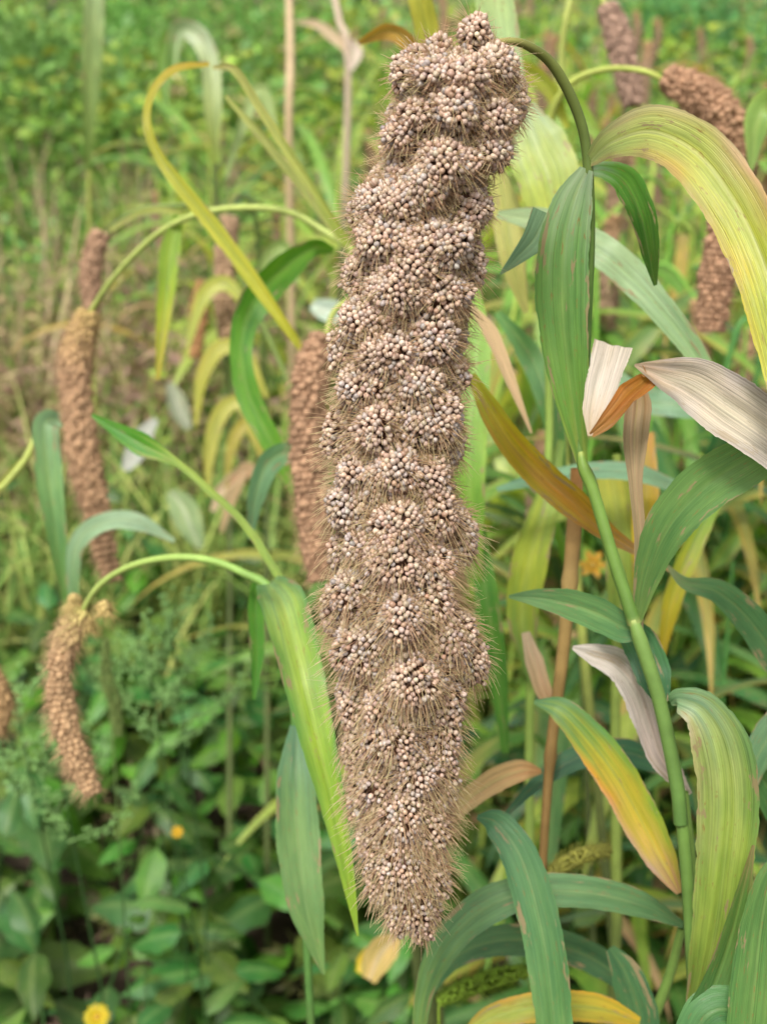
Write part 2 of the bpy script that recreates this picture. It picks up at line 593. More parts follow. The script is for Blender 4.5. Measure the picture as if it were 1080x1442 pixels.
# ================================================================== ground
def ground():
    n = 120
    xs = np.sign(np.linspace(-1, 1, n)) * np.abs(np.linspace(-1, 1, n)) ** 3 * 90
    ys = -4 + np.linspace(0, 1, n) ** 3 * 160
    X, Y = np.meshgrid(xs, ys)
    Z = 0.02 * np.sin(X * 2.3 + 1) * np.cos(Y * 1.9) + 0.012 * np.sin(X * 9 + Y * 5) - 0.03
    V = np.stack([X, Y, Z], -1).reshape(-1, 3)
    i = np.arange(n - 1)[:, None] * n + np.arange(n - 1)[None]
    Q = np.stack([i, i + 1, i + n + 1, i + n], -1).reshape(-1, 4)
    m, t = newmat('field_soil')
    L = t.links.new
    tc = N(t, 'ShaderNodeTexCoord')
    n1 = N(t, 'ShaderNodeTexNoise', Scale=7.0, Detail=8.0, Roughness=0.65)
    n2 = N(t, 'ShaderNodeTexNoise', Scale=0.8, Detail=3.0)
    L(tc.outputs['Object'], n1.inputs['Vector'])
    L(tc.outputs['Object'], n2.inputs['Vector'])
    r = N(t, 'ShaderNodeValToRGB')
    r.color_ramp.elements[0].position = 0.35
    r.color_ramp.elements[0].color = (0.022, 0.014, 0.010, 1)
    r.color_ramp.elements[1].position = 0.75
    r.color_ramp.elements[1].color = (0.13, 0.085, 0.055, 1)
    L(n1.outputs[0], r.inputs[0])
    mx = N(t, 'ShaderNodeMix', data_type='RGBA')
    mr = N(t, 'ShaderNodeMapRange')
    mr.inputs[1].default_value, mr.inputs[2].default_value, mr.inputs[4].default_value = 0.45, 0.65, 0.5
    L(n2.outputs[0], mr.inputs[0])
    L(mr.outputs[0], mx.inputs[0])
    L(r.outputs[0], mx.inputs[6])
    mx.inputs[7].default_value = (0.035, 0.05, 0.018, 1)
    b = N(t, 'ShaderNodeBsdfPrincipled', Roughness=0.95)
    L(mx.outputs[2], b.inputs['Base Color'])
    bp = N(t, 'ShaderNodeBump', Strength=0.9, Distance=0.02)
    L(n1.outputs[0], bp.inputs['Height'])
    L(bp.outputs[0], b.inputs['Normal'])
    o_ = N(t, 'ShaderNodeOutputMaterial')
    L(b.outputs[0], o_.inputs[0])
    o = add('ground', mesh_from('ground', V, Q), m)
    tag(o, 'dark brown crumbly soil of the field under the weeds', kind='structure')


ground()

# ================================================================== the big hanging seed head
D0 = 0.42
SPX = D0 / F
SLOPE = 0.16


def epos(E):
    """head space (photo px, photo py, px towards camera) -> world"""
    E = np.asarray(E, float)
    d = D0 + (SLOPE * (E[:, 1] - 700) - E[:, 2]) * SPX
    return CAM + (RIGHT * ((E[:, 0:1] - 540) / F) + UP * ((721 - E[:, 1:2]) / F) + FWD) * d[:, None]


AX_Y = [20, 60, 85, 130, 190, 240, 280, 340, 400, 440, 500, 560, 620, 680, 740, 780, 820, 870, 930, 960, 1000, 1060, 1120, 1180, 1240, 1290, 1325]
AX_L = [654, 642, 556, 549, 534, 520, 504, 494, 486, 480, 470, 466, 462, 460, 464, 464, 454, 452, 468, 474, 482, 488, 498, 508, 522, 550, 572]
AX_R = [686, 712, 728, 742, 742, 712, 690, 686, 672, 668, 662, 658, 650, 648, 672, 668, 654, 670, 684, 676, 650, 648, 644, 638, 630, 616, 606]


def axis(y):
    l, r = np.interp(y, AX_Y, AX_L), np.interp(y, AX_Y, AX_R)
    return (l + r) / 2, (r - l) / 2 * np.interp(y, [60, 200, 300], [1.0, .97, .93])


main = plant('foxtail_millet', (1000, 1560, 0.50),
             'tall foxtail millet whose huge tan bristly seed head hangs in sharp focus')

LOBES = [  # cx, cy, rx, ry of the seed clusters that face the camera
    (669, 44, 22, 24), (698, 92, 36, 30), (722, 140, 22, 42), (700, 165, 26, 30), (574, 106, 22, 26), (614, 102, 32, 22),
    (658, 110, 30, 26), (640, 152, 42, 32), (567, 190, 34, 27), (632, 228, 40, 30), (694, 212, 24, 26), (590, 160, 28, 24),
    (553, 288, 46, 34), (512, 300, 22, 34), (600, 262, 30, 26), (658, 292, 34, 38), (544, 338, 42, 34), (622, 342, 44, 44),
    (664, 372, 22, 34), (512, 388, 28, 34), (562, 406, 42, 34), (622, 412, 42, 36), (582, 372, 30, 30), (520, 452, 40, 32),
    (486, 492, 22, 28), (545, 500, 42, 34), (606, 478, 46, 40), (644, 528, 20, 32), (590, 540, 36, 30), (512, 545, 34, 28),
    (604, 588, 44, 38), (488, 614, 30, 40), (528, 604, 30, 32), (558, 662, 44, 38), (632, 626, 22, 40), (500, 668, 28, 26),
    (494, 712, 34, 38), (602, 676, 30, 30), (560, 738, 36, 30), (556, 784, 44, 40), (646, 756, 28, 46), (606, 802, 32, 40),
    (478, 776, 18, 26), (510, 770, 26, 24), (496, 836, 40, 36), (620, 724, 26, 28), (566, 872, 36, 42), (636, 896, 38, 48),
    (658, 932, 30, 34), (474, 868, 24, 30), (508, 916, 36, 38), (610, 850, 30, 30), (582, 962, 44, 40), (500, 984, 26, 40),
    (540, 1000, 28, 30), (628, 990, 24, 34), (550, 1046, 40, 38), (622, 1036, 26, 42), (504, 1052, 22, 40), (586, 1090, 34, 38),
    (534, 1108, 34, 36), (622, 1098, 22, 42), (508, 1120, 16, 36), (566, 1150, 36, 38), (608, 1168, 28, 42), (528, 1178, 24, 42),
    (566, 1222, 34, 38), (606, 1236, 24, 36), (536, 1240, 20, 32), (582, 1278, 28, 32), (560, 1284, 16, 28), (592, 1308, 16, 18), (606, 1284, 14, 24)]


def build_main_head():
    lobes = []
    for cx, cy, rx, ry in LOBES:
        ac, hw = axis(cy)
        cx = ac + (cx - ac) * float(np.interp(cy, [60, 200, 300], [1.0, .97, .96]))
        rz = (rx + ry) / 2 * 0.98
        kk = random.uniform(.86, 1.10)
        rx, ry = rx * kk, ry * kk * random.uniform(.95, 1.08)
        reach = max(hw * 1.02 - rz * 0.72, 5)
        dx = cx - ac
        z = math.sqrt(max(reach * reach - dx * dx, 0)) + random.uniform(-3, 5)
        if abs(dx) + rx * 0.6 > hw:
            z *= 0.5
        lobes.append((cx, cy, z, rx, ry, rz))
    y = 60
    while y < 1300:                                    # the far side
        ac, hw = axis(y)
        m = 4 if hw > 60 else 3
        for k in range(m):
            th = math.pi * (0.06 + 0.88 * (k + random.uniform(0.1, 0.9)) / m)
            r = min(30 if y < 260 else 36, hw * 0.40) * random.uniform(0.8, 1.1)
            lobes.append((ac + math.cos(th) * (hw - r * 1.05), y + random.uniform(-12, 12), -math.sin(th) * (hw - r * 0.8),
                          r, r * 1.05, r))
        y += 52
    tries = 0
    while tries < 1500:                                # small clusters plug the gaps that face forward
        tries += 1
        yy = random.uniform(75, 1300)
        ac, hw = axis(yy)
        th = random.uniform(0, math.pi)
        q = np.array([ac + math.cos(th) * hw * .60, yy, math.sin(th) * hw * .60])
        if all((((q - l[:3]) / np.array(l[3:])) ** 2).sum() > 0.9 for l in lobes):
            r0 = random.uniform(17, 24)
            lobes.append((q[0], q[1], q[2] - 4, r0, r0 * 1.15, r0))
    head = empty('seed_head', main.location)
    head.parent = main
    head.location = (0, 0, 0)
    org = np.array(main.location)
    # dark stalk and husk litter in the core
    ys = np.linspace(52, 1300, 60)
    core = np.array([[axis(v)[0], v, 0] for v in ys])
    rad = np.array([axis(v)[1] for v in ys])
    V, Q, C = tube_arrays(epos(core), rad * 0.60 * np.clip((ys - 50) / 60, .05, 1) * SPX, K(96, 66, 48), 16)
    add('core_stalk', mesh_from('core_stalk', V - org, Q, C), M_STEM, head)
    tones = np.array([K(200, 176, 158), K(192, 180, 172), K(194, 166, 144), K(204, 186, 164), K(174, 150, 136), K(182, 150, 126), K(202, 184, 170), K(168, 158, 154)])
    prob = np.array([0.36, 0.10, 0.18, 0.13, 0.07, 0.04, 0.10, 0.02])
    bP, bD, bS, bY = [], [], [], []
    for li, (cx, cy, cz, rx, ry, rz) in enumerate(lobes):
        area = 4 * math.pi * (((rx * ry) ** 1.6 + (rx * rz) ** 1.6 + (ry * rz) ** 1.6) / 3) ** (1 / 1.6)
        sp = 8.0
        n = int(area / (sp * sp * 0.80))
        k = np.arange(n) + 0.5
        ph = np.arccos(1 - 2 * k / n)
        th = math.pi * (1 + 5 ** 0.5) * k + li
        S = np.stack([np.sin(ph) * np.cos(th), np.cos(ph), np.sin(ph) * np.sin(th)], 1)
        S = norm(S + rng.normal(0, 0.035, S.shape) * 30 / rx)
        P = np.array([cx, cy, cz]) + S * np.array([rx, ry, rz]) * (1 + 0.08 * np.sin(S[:, :1] * 4 + li) + 0.08 * np.sin(S[:, 1:2] * 5 + li * 2) * np.cos(S[:, 2:3] * 4 + li))
        G = norm(S / np.array([rx, ry, rz]))
        keep = np.ones(n, bool)
        for lj, q in enumerate(lobes):
            if lj == li:
                continue
            e = (((P - q[:3]) / np.array(q[3:])) ** 2).sum(1)
            keep &= e > (0.80 if lj > li else 0.86)
        ac = np.interp(P[:, 1], ys, core[:, 0])
        hw = np.interp(P[:, 1], ys, rad)
        inw = np.hypot(P[:, 0] - ac, P[:, 2]) < hw * 0.45
        keep &= ~inw
        allP, allG = P[keep], G[keep]
        if len(allP) < 6:
            continue
        # grains; a few drop out and leave dark gaps, more of them on the lower, bristlier half
        drop = 0.04 + 0.06 * np.clip((cy - 650) / 500, 0, 1)
        g = rng.random(len(allP)) > drop
        P, G = allP[g], allG[g]
        m = len(P)
        R = rng.uniform(3.6, 4.6, m) * (1 - 0.12 * np.clip((cy - 850) / 450, 0, 1)) * SPX
        P = P + rng.normal(0, 0.7, P.shape) + G * rng.normal(0, 1.6, (m, 1))
        W0 = epos(P)
        W1 = epos(P + G * 3)
        Dw = norm(W1 - W0) + rng.normal(0, 0.16, (m, 3))
        pr = prob * rng.uniform(0.5, 1.6, len(prob))
        if (cx - 400) * 0.5 + abs(cy - 500) * 0.1 < 60:
            pr[2] *= 1.6
        pr[1] *= rng.choice([0.3, 1.0, 2.4])
        pr /= pr.sum()
        C = tones[rng.choice(len(tones), m, p=pr)] * rng.uniform(0.78, 1.24, (m, 1)) * np.array([1.0, .965, .93]) * (1 + rng.normal(0, 0.02, (m, 3)))
        front = cz > -rz * 0.7
        Vg, Fg, Cg = balls(W0, Dw, R, R * rng.uniform(1.1, 1.45, m), C, 2 if front else 1, cbase=K(112, 74, 52))  # husk-brown grain bases, darkened to paint crevice shade between grains
        # husk body of the cluster, its brown darkened to paint shade into the crevices
        iv, fv = ico(2)
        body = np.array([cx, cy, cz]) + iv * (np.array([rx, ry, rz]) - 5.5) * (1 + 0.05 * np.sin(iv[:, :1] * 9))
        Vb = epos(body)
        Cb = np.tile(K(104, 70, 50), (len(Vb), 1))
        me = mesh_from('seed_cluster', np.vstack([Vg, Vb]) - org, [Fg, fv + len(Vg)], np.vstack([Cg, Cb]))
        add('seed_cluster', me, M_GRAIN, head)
        # bristles grow from between the grains
        nb = int(len(allP) * (0.95 + 0.12 * np.clip((cy - 420) / 500, 0, 1)))
        idx = rng.integers(0, len(allP), nb)
        bP.append(allP[idx] + rng.normal(0, 3.0, (nb, 3)) - allG[idx] * 4)
        bD.append(allG[idx] + rng.normal(0, 0.13, (nb, 3)) + np.array([0, 0.15 + 0.50 * np.clip((cy - 500) / 500, 0, 1), 0]))
        bY.append(allP[idx][:, 1])
    bP, bD, bY = np.vstack(bP), np.vstack(bD), np.concatenate(bY)
    # extra hairs filling the grooves between clusters
    extra = 3600
    yy = rng.uniform(70, 1300, extra)
    th = rng.uniform(-0.15, math.pi + 0.15, extra)
    ac = np.interp(yy, ys, core[:, 0])
    hw = np.interp(yy, ys, rad)
    bP = np.vstack([bP, np.stack([ac + np.cos(th) * hw * 0.72, yy, np.sin(th) * hw * 0.72], 1)])
    bD = np.vstack([bD, np.stack([np.cos(th), np.full(extra, 0.65), np.sin(th)], 1) + rng.normal(0, 0.16, (extra, 3))])
    bY = np.r_[bY, yy]
    n = len(bP)
    W0 = epos(bP)
    Dw = norm(epos(bP + norm(bD) * 4) - W0)
    L = rng.uniform(17, 34, n) * (0.88 + 0.30 * np.clip((bY - 350) / 500, 0, 1)) * SPX
    long_ = rng.random(n) < 0.08
    L[long_] *= 1.35
    L *= 1 - 0.3 * np.clip((bY - 1230) / 90, 0, 1)
    sw = np.sin(bP[:, 0:1] * .035 + bP[:, 1:2] * .021 + np.array([[0, 2, 4]])) + .5 * np.sin(bP[:, 0:1] * .09 - bP[:, 1:2] * .06 + np.array([[1, 3, 5]]))
    bend = norm(rng.normal(0, 1, (n, 3))) * 0.07 + sw * 0.14 + (-UP)[None] * rng.uniform(0.02, 0.26, (n, 1))
    t = rng.random((n, 1))
    c0 = K(198, 150, 122) * (1 - t) + K(216, 182, 150) * t
    c1 = K(236, 206, 170) * (1 - t) + K(232, 228, 172) * t
    c0, c1 = c0 * 1.1, c1 * 1.22
    V, Q, C = bristles(W0, Dw, L, rng.uniform(0.00011, 0.00018, n), bend, c0, c1)
    tag(add('bristles', mesh_from('bristles', V - org, Q, C), M_BRIS, head), kind='stuff')


build_main_head()

# ---- its stalk and leaves
pstem(main, [(690, 62, .424), (716, 58, .426), (742, 64, .43), (775, 88, .437), (803, 135, .444), (822, 190, .45), (829, 260, .455), (830, 350, .462),
             (826, 440, .468), (822, 540, .472), (816, 636, .475), (836, 692, .475), (862, 780, .475), (893, 880, .476), (928, 985, .478), (952, 1100, .48),
             (966, 1220, .483), (974, 1340, .487), (982, 1470, .49)],
      [10, 11, 13, 16, 16, 15, 15, 15, 15, 16, 16, 16, 17, 18, 18, 19, 20, 21], [(0, K(168, 160, 92)), (.12, K(112, 118, 56)), (.4, STEMD), (.62, K(122, 152, 70)), (.8, K(100, 132, 62)), (1, K(92, 122, 62))],
      n=90, nodes=(0.6, 0.52))
pstem(main, [(817, 636, .4735), (822, 660, .4738), (836, 695, .4742), (862, 782, .4745), (884, 850, .475), (893, 878, .4755)], [8, 18, 18, 18.5, 20, 22],
      [(0, K(176, 190, 100)), (.08, K(128, 160, 70)), (.9, K(96, 130, 58)), (1, K(140, 150, 84))], n=40, to_ground=False, name='leaf_sheath')
pstem(main, [(891, 872, .4745), (902, 905, .475), (928, 987, .477), (952, 1102, .479), (958, 1160, .480)], [15, 22.5, 21.5, 21.5, 20.5],
      [(0, K(176, 186, 110)), (.06, K(120, 150, 74)), (1, K(88, 122, 58))], n=40, to_ground=False, name='leaf_sheath')
pleaf(main, [(819, 650, .474), (806, 570, .470), (796, 490, .466), (791, 410, .462), (794, 340, .458), (808, 280, .455), (826, 238, .452)],
      [16, 44, 66, 76, 72, 54, 20], [(0, K(150, 178, 80)), (.15, K(116, 168, 74)), (.6, K(122, 170, 94)), (1, K(170, 196, 152))], roll=[10, 14, -5, 8], fold=.12)
pleaf(main, [(826, 240, .456), (852, 241, .462), (880, 258, .468), (902, 305, .472), (914, 360, .476), (922, 402, .48)],
      [14, 26, 42, 38, 24, 5], [(0, K(170, 200, 160)), (.3, K(110, 170, 70)), (.6, K(64, 124, 34)), (1, K(84, 130, 50))], roll=[0, 30, 40])
pleaf(main, [(770, 300, .470), (752, 335, .474), (728, 362, .478), (704, 386, .482)], [44, 36, 20, 3], [(0, K(150, 186, 146)), (1, K(160, 196, 156))], roll=[10, 30])
pleaf(main, [(829, 228, .452), (862, 200, .44), (918, 186, .428), (980, 216, .416), (1032, 282, .408), (1070, 360, .402), (1096, 450, .398), (1115, 560, .396)],
      [14, 44, 74, 84, 86, 84, 80, 60],
      [(0, K(176, 196, 120), K(176, 196, 120), K(190, 180, 120)), (.25, K(206, 196, 140), K(184, 202, 110), K(202, 186, 120)),
       (.5, K(222, 194, 140), K(196, 208, 96), K(206, 180, 96)), (.75, K(214, 176, 96), K(186, 202, 70), K(222, 206, 72)), (1, K(196, 176, 90), YG, YG)],
      roll=[18, 6, -12, -8], fold=.18, wave=.07, ragged=.03, n=70, nu=13, rib=.4, ribcol=K(226, 226, 170), label='broad yellowing leaf with tan margins arching to the right edge')
pleaf(main, [(897, 878, .476), (910, 815, .468), (938, 745, .458), (986, 690, .45), (1040, 655, .444), (1100, 622, .44)],
      [10, 36, 62, 74, 72, 60], [(0, K(132, 166, 90)), (.3, K(104, 150, 84)), (.7, K(116, 162, 88)), (1, K(104, 152, 80))], roll=[20, 5, -10], fold=.14, nu=13, ribcol=K(160, 186, 110))
pleaf(main, [(900, 884, .478), (880, 884, .482), (845, 866, .49), (800, 850, .498), (756, 842, .505), (716, 840, .51)],
      [16, 40, 48, 42, 26, 4], [(0, TEAL), (.5, K(112, 160, 96)), (1, K(116, 158, 100))], roll=[25, 10, 0], nu=11)
pleaf(main, [(932, 990, .48), (922, 955, .49), (902, 905, .495), (868, 872, .50)], [20, 50, 52, 30], [(0, K(80, 128, 88)), (1, K(92, 142, 98))], roll=[0, 20])
pleaf(main, [(980, 1420, .488), (1004, 1330, .474), (1018, 1230, .462), (1026, 1130, .452), (1016, 1050, .446), (990, 1002, .446), (956, 986, .45), (944, 990, .455)],
      [30, 66, 76, 84, 82, 60, 34, 6],
      [(0, K(132, 160, 70)), (.3, K(176, 196, 110), K(160, 190, 84), K(128, 170, 80)), (.6, K(196, 186, 130), K(178, 200, 120), K(128, 168, 100)),
       (.8, K(190, 190, 150), K(150, 186, 140), K(140, 180, 120)), (1, K(120, 164, 110))], roll=[-15, 8, 16, 0], ragged=.035, nu=13, n=70, fold=.2,
      label='scarred green and yellow leaf folded over beside the lower stem')

# ================================================================== dry leaf group right of the stem
p = plant('foxtail_millet', (1150, 1500, .47), 'withered millet with grey papery bent leaf crossing the right edge and an orange fold')
pstem(p, [(1130, 640, .43), (1150, 900, .44), (1160, 1200, .46), (1160, 1500, .47)], [14, 18], STRAW)
pleaf(p, [(1150, 668, .425), (1092, 618, .425), (1030, 574, .428), (978, 540, .432), (935, 526, .436), (893, 514, .44)], [70, 84, 88, 76, 44, 3],
      [(0, K(182, 172, 160)), (.3, K(186, 174, 162), K(200, 188, 166), K(176, 164, 156)), (.7, K(192, 180, 168), K(198, 182, 160), K(178, 166, 158)), (1, K(196, 170, 140))],
      mat=M_DRY, roll=[-10, 6, 20], crumple=.045, wave=.07, rib=.25, ribcol=K(214, 206, 190), ragged=.02, nu=13, label='grey papery dead leaf blade')
pleaf(p, [(905, 512, .439), (916, 530, .441), (888, 558, .444), (858, 590, .448), (832, 612, .452)], [6, 26, 30, 24, 8],
      [(0, K(180, 130, 76)), (.4, K(168, 104, 44)), (1, K(184, 134, 84))], mat=M_DRY, roll=[35, -40, 20], crumple=.06, rib=0, fold=.5, label='curled orange brown fold of the dead leaf')
pleaf(p, [(830, 614, .452), (838, 580, .455), (847, 545, .458), (856, 512, .460), (863, 486, .462)], [6, 34, 46, 50, 54],
      [(0, K(214, 190, 160)), (.5, K(212, 200, 186)), (1, K(204, 190, 174))], mat=M_DRY, roll=[20, 0], crumple=.05, ragged=.04, rib=.2, ribcol=K(190, 176, 150), label='bleached whitish piece of dead leaf')
pleaf(p, [(898, 528, .462), (897, 570, .464), (893, 620, .466), (894, 680, .468), (900, 760, .472), (898, 850, .476), (902, 930, .48)], [8, 38, 36, 18, 16, 14, 6],
      [(0, K(160, 120, 80)), (.3, K(180, 156, 124)), (.6, K(178, 150, 116)), (1, K(180, 160, 130))], mat=M_DRY, roll=[30, 10, 50], rib=.2, label='thin shrivelled brown strip')

p = plant('foxtail_millet', (800, 1620, .62), 'millet with an orange and yellow dying leaf slanting to its tan dry stalk')
pstem(p, [(812, 660, .56), (808, 740, .565), (800, 840, .57), (790, 940, .58), (776, 1050, .585), (766, 1180, .59), (760, 1330, .6), (770, 1500, .61)],
      [18, 22, 19, 17, 13, 12, 12], [(0, K(206, 152, 92)), (.2, K(186, 156, 96)), (.4, K(150, 120, 70)), (1, K(110, 78, 48))], nodes=(.2, .45))
pleaf(
    p, [(664, 528, .53), (690, 575, .53), (722, 622, .53), (764, 668, .535), (806, 706, .54), (850, 745, .545), (890, 772, .55), (940, 800, .555), (985, 835, .56)],
    [12, 30, 40, 46, 44, 28, 14, 8, 3],
    [(0, K(196, 204, 70)), (.2, K(214, 204, 60), K(222, 200, 60), K(206, 170, 70)), (.4, K(226, 204, 80), K(206, 166, 90), K(226, 214, 80)), (.55, K(222, 180, 76), K(216, 176, 70), K(208, 160, 80)), (.75, K(200, 164, 100)), (1, K(196, 174, 124))],
    roll=[-20, -28, -20, 10], rib=.3, ribcol=K(226, 196, 110), label='orange and yellow dying leaf')
pleaf(p, [(640, 1150, .58), (660, 1125, .58), (700, 1098, .58), (735, 1085, .58), (762, 1086, .585)], [16, 30, 34, 30, 6],
      [(0, K(206, 180, 130)), (.6, K(206, 168, 120)), (1, K(186, 136, 90))], mat=M_DRY, roll=[0, 20], rib=.2, label='short pinkish tan dead leaf')
pleaf(p, [(740, 890, .60), (752, 930, .60), (766, 975, .60), (790, 1010, .6)], [12, 26, 24, 14], [(0, K(214, 190, 160)), (1, K(186, 140, 96))], mat=M_DRY, rib=.1)

p = plant('foxtail_millet', (985, 1640, .56), 'millet with a greyish white dead leaf and a green leaf streaked orange beside the stem')
pstem(p, [(965, 1115, .51), (972, 1200, .52), (985, 1330, .54), (992, 1480, .55)], [8, 14, 16, 18], STEMG)
pleaf(p, [(806, 912, .50), (836, 922, .50), (872, 938, .50), (900, 975, .502), (916, 1020, .505), (930, 1062, .508), (950, 1092, .51), (972, 1118, .512)],
      [6, 32, 46, 50, 46, 38, 26, 5], [(0, K(206, 196, 186)), (.4, K(206, 196, 184), K(190, 178, 164), K(212, 202, 192)), (.7, K(196, 178, 168)), (1, K(200, 184, 170))],
      mat=M_DRY, roll=[10, 0, -20], crumple=.06, ragged=.06, rib=.3, ribcol=K(176, 150, 130), label='greyish white dead leaf')
pleaf(p, [(752, 988, .535), (790, 1000, .53), (832, 1044, .527), (872, 1100, .525), (905, 1160, .523), (932, 1212, .521), (956, 1258, .52)],
      [5, 36, 52, 58, 56, 44, 8],
      [(0, K(98, 150, 100)), (.25, K(104, 160, 84), K(134, 170, 70), K(150, 170, 80)), (.45, K(110, 164, 60), K(196, 190, 60), K(224, 170, 50)), (.65, K(130, 172, 56), K(214, 196, 60), K(206, 166, 120)),
       (.85, K(190, 186, 60), K(214, 190, 90), K(196, 168, 140)), (1, K(200, 160, 110))], roll=[10, 0, -10], nu=13, fold=.15, rib=.2, label='green leaf streaked yellow and orange')

# ================================================================== lower right plants
p = plant('foxtail_millet', (1060, 1640, .47), 'millet in the lower right corner with an upright dark green leaf against the edge')
pstem(p, [(1078, 1250, .44), (1072, 1350, .445), (1064, 1480, .45)], [10, 18, 22], STEMG)
pleaf(p, [(1052, 1480, .44), (1060, 1400, .438), (1070, 1310, .436), (1084, 1240, .434), (1110, 1190, .434)], [60, 66, 58, 40, 10],
      [(0, K(112, 160, 84)), (1, K(98, 142, 78))], roll=[5, -10], nu=11)
pleaf(p, [(1060, 1190, .445), (1046, 1250, .447), (1028, 1320, .45), (1008, 1380, .452), (975, 1460, .455)], [4, 20, 34, 40, 50],
      [(0, K(170, 150, 100)), (.3, K(110, 150, 76)), (1, K(90, 136, 78))], roll=[30, 50, 20])
pleaf(p, [(965, 1480, .45), (995, 1430, .448), (1030, 1425, .448), (1060, 1470, .448)], [50, 60, 60, 50], K(96, 150, 88), roll=[10, 30])

p = plant('foxtail_millet', (700, 1700, .66), 'millet at the bottom with long arching blue green leaves and a yellow one')
pstem(p, [(960, 1305, .56), (940, 1380, .58), (905, 1470, .60), (880, 1540, .62)], [12, 16, 18], STEMG)
pleaf(p, [(588, 1480, .555), (598, 1400, .55), (626, 1335, .545), (676, 1284, .543), (740, 1258, .543), (820, 1256, .546), (900, 1274, .55), (962, 1303, .556)],
      [16, 26, 44, 50, 48, 46, 38, 8], [(0, K(122, 160, 84)), (.3, K(120, 166, 106)), (.6, K(114, 158, 106)), (1, K(96, 140, 86))], roll=[30, 20, 10, 25], nu=11, n=60)
pleaf(p, [(672, 1150, .52), (700, 1160, .515), (734, 1210, .51), (758, 1290, .506), (772, 1370, .504), (784, 1480, .504)],
      [6, 40, 54, 58, 56, 50], [(0, K(88, 138, 98)), (.4, K(98, 148, 98)), (1, K(112, 162, 92))], roll=[10, -10, 8], nu=11)
pleaf(p, [(606, 1400, .62), (640, 1350, .615), (700, 1325, .61), (780, 1330, .61), (850, 1360, .615), (900, 1410, .62)], [5, 30, 42, 46, 40, 14],
      [(0, K(90, 136, 84)), (1, K(82, 126, 82))], roll=[20, 0, 20])
pleaf(p, [(640, 1475, .55), (690, 1435, .55), (760, 1418, .55), (840, 1420, .555), (900, 1440, .56)], [10, 34, 42, 40, 14],
      [(0, K(200, 160, 60), YG, K(214, 170, 60)), (.5, K(222, 184, 60), K(176, 190, 80), K(222, 180, 60)), (1, YEL)], roll=[0, 10])
pleaf(p, [(858, 1335, .57), (880, 1370, .57), (898, 1420, .57), (908, 1480, .57)], [14, 44, 56, 50], K(84, 132, 84), roll=[10, -20])
pleaf(p, [(700, 1160, .60), (760, 1100, .60), (820, 1065, .6), (880, 1060, .605), (930, 1075, .61)], [3, 22, 36, 40, 30], K(78, 124, 92), roll=[20, 0])

p = plant('foxtail_millet', (1120, 1620, .60), 'millet right of the stem with a drooping green leaf half way down the right edge')
pstem(p, [(1120, 960, .55), (1118, 1200, .57), (1118, 1480, .59)], [14, 18], STEMG)
pleaf(p, [(938, 796, .54), (965, 822, .54), (1010, 834, .542), (1050, 868, .545), (1085, 915, .548), (1118, 965, .55)], [3, 18, 36, 44, 48, 40],
      [(0, K(150, 160, 110)), (.3, K(100, 150, 92)), (1, K(88, 136, 84))], roll=[20, 5])
pleaf(p, [(1118, 1000, .55), (1085, 1035, .55), (1062, 1075, .55), (1058, 1120, .55)], [46, 48, 36, 6], K(108, 152, 104), roll=[-10, 20])
pleaf(p, [(1115, 1180, .57), (1075, 1100, .56), (1030, 1040, .565), (985, 1010, .57)], [40, 44, 34, 5], K(84, 134, 76), roll=[10, 20])

# ================================================================== right middle, behind the stem
p = plant('foxtail_millet', (820, 1760, .78), 'millet behind the curved stem with a wide pale green leaf sloping to the right')
pstem(p, [(760, 310, .66), (770, 450, .68), (772, 650, .70), (752, 850, .72), (745, 1100, .74), (752, 1400, .76)], [10, 13, 14], K(150, 176, 84))
pleaf(p, [(700, 302, .62), (760, 312, .60), (838, 350, .57), (890, 392, .568), (934, 440, .566), (982, 502, .565), (1010, 560, .565)],
      [10, 36, 48, 46, 38, 30, 10], [(0, PALE), (.5, K(176, 206, 156)), (1, K(150, 190, 124))], roll=[30, 15, 5])
pleaf(p, [(736, 150, .66), (752, 200, .655), (772, 250, .65), (785, 320, .65), (800, 400, .65)], [30, 84, 90, 70, 24], [(0, K(176, 200, 150)), (.4, K(186, 204, 104)), (1, K(176, 196, 84))], roll=[10, 0])
pleaf(p, [(700, 240, .68), (712, 300, .68), (722, 370, .68), (740, 440, .69)], [20, 44, 36, 8], K(206, 206, 120), roll=[0, 20])
pleaf(p, [(690, -40, .70), (700, 30, .69), (712, 120, .68), (724, 200, .68)], [50, 56, 52, 30], [(0, K(180, 205, 130)), (1, K(160, 196, 140))], roll=[0, 10])
pleaf(p, [(662, 430, .60), (690, 470, .60), (716, 530, .60), (748, 610, .6)], [8, 22, 16, 3], K(206, 176, 136), mat=M_DRY, roll=[30, 20], rib=0)
pleaf(p, [(700, 440, .74), (745, 500, .73), (775, 580, .72), (792, 680, .72)], [10, 34, 34, 10], [(0, K(110, 170, 90)), (1, K(90, 140, 70))], roll=[10, 20])

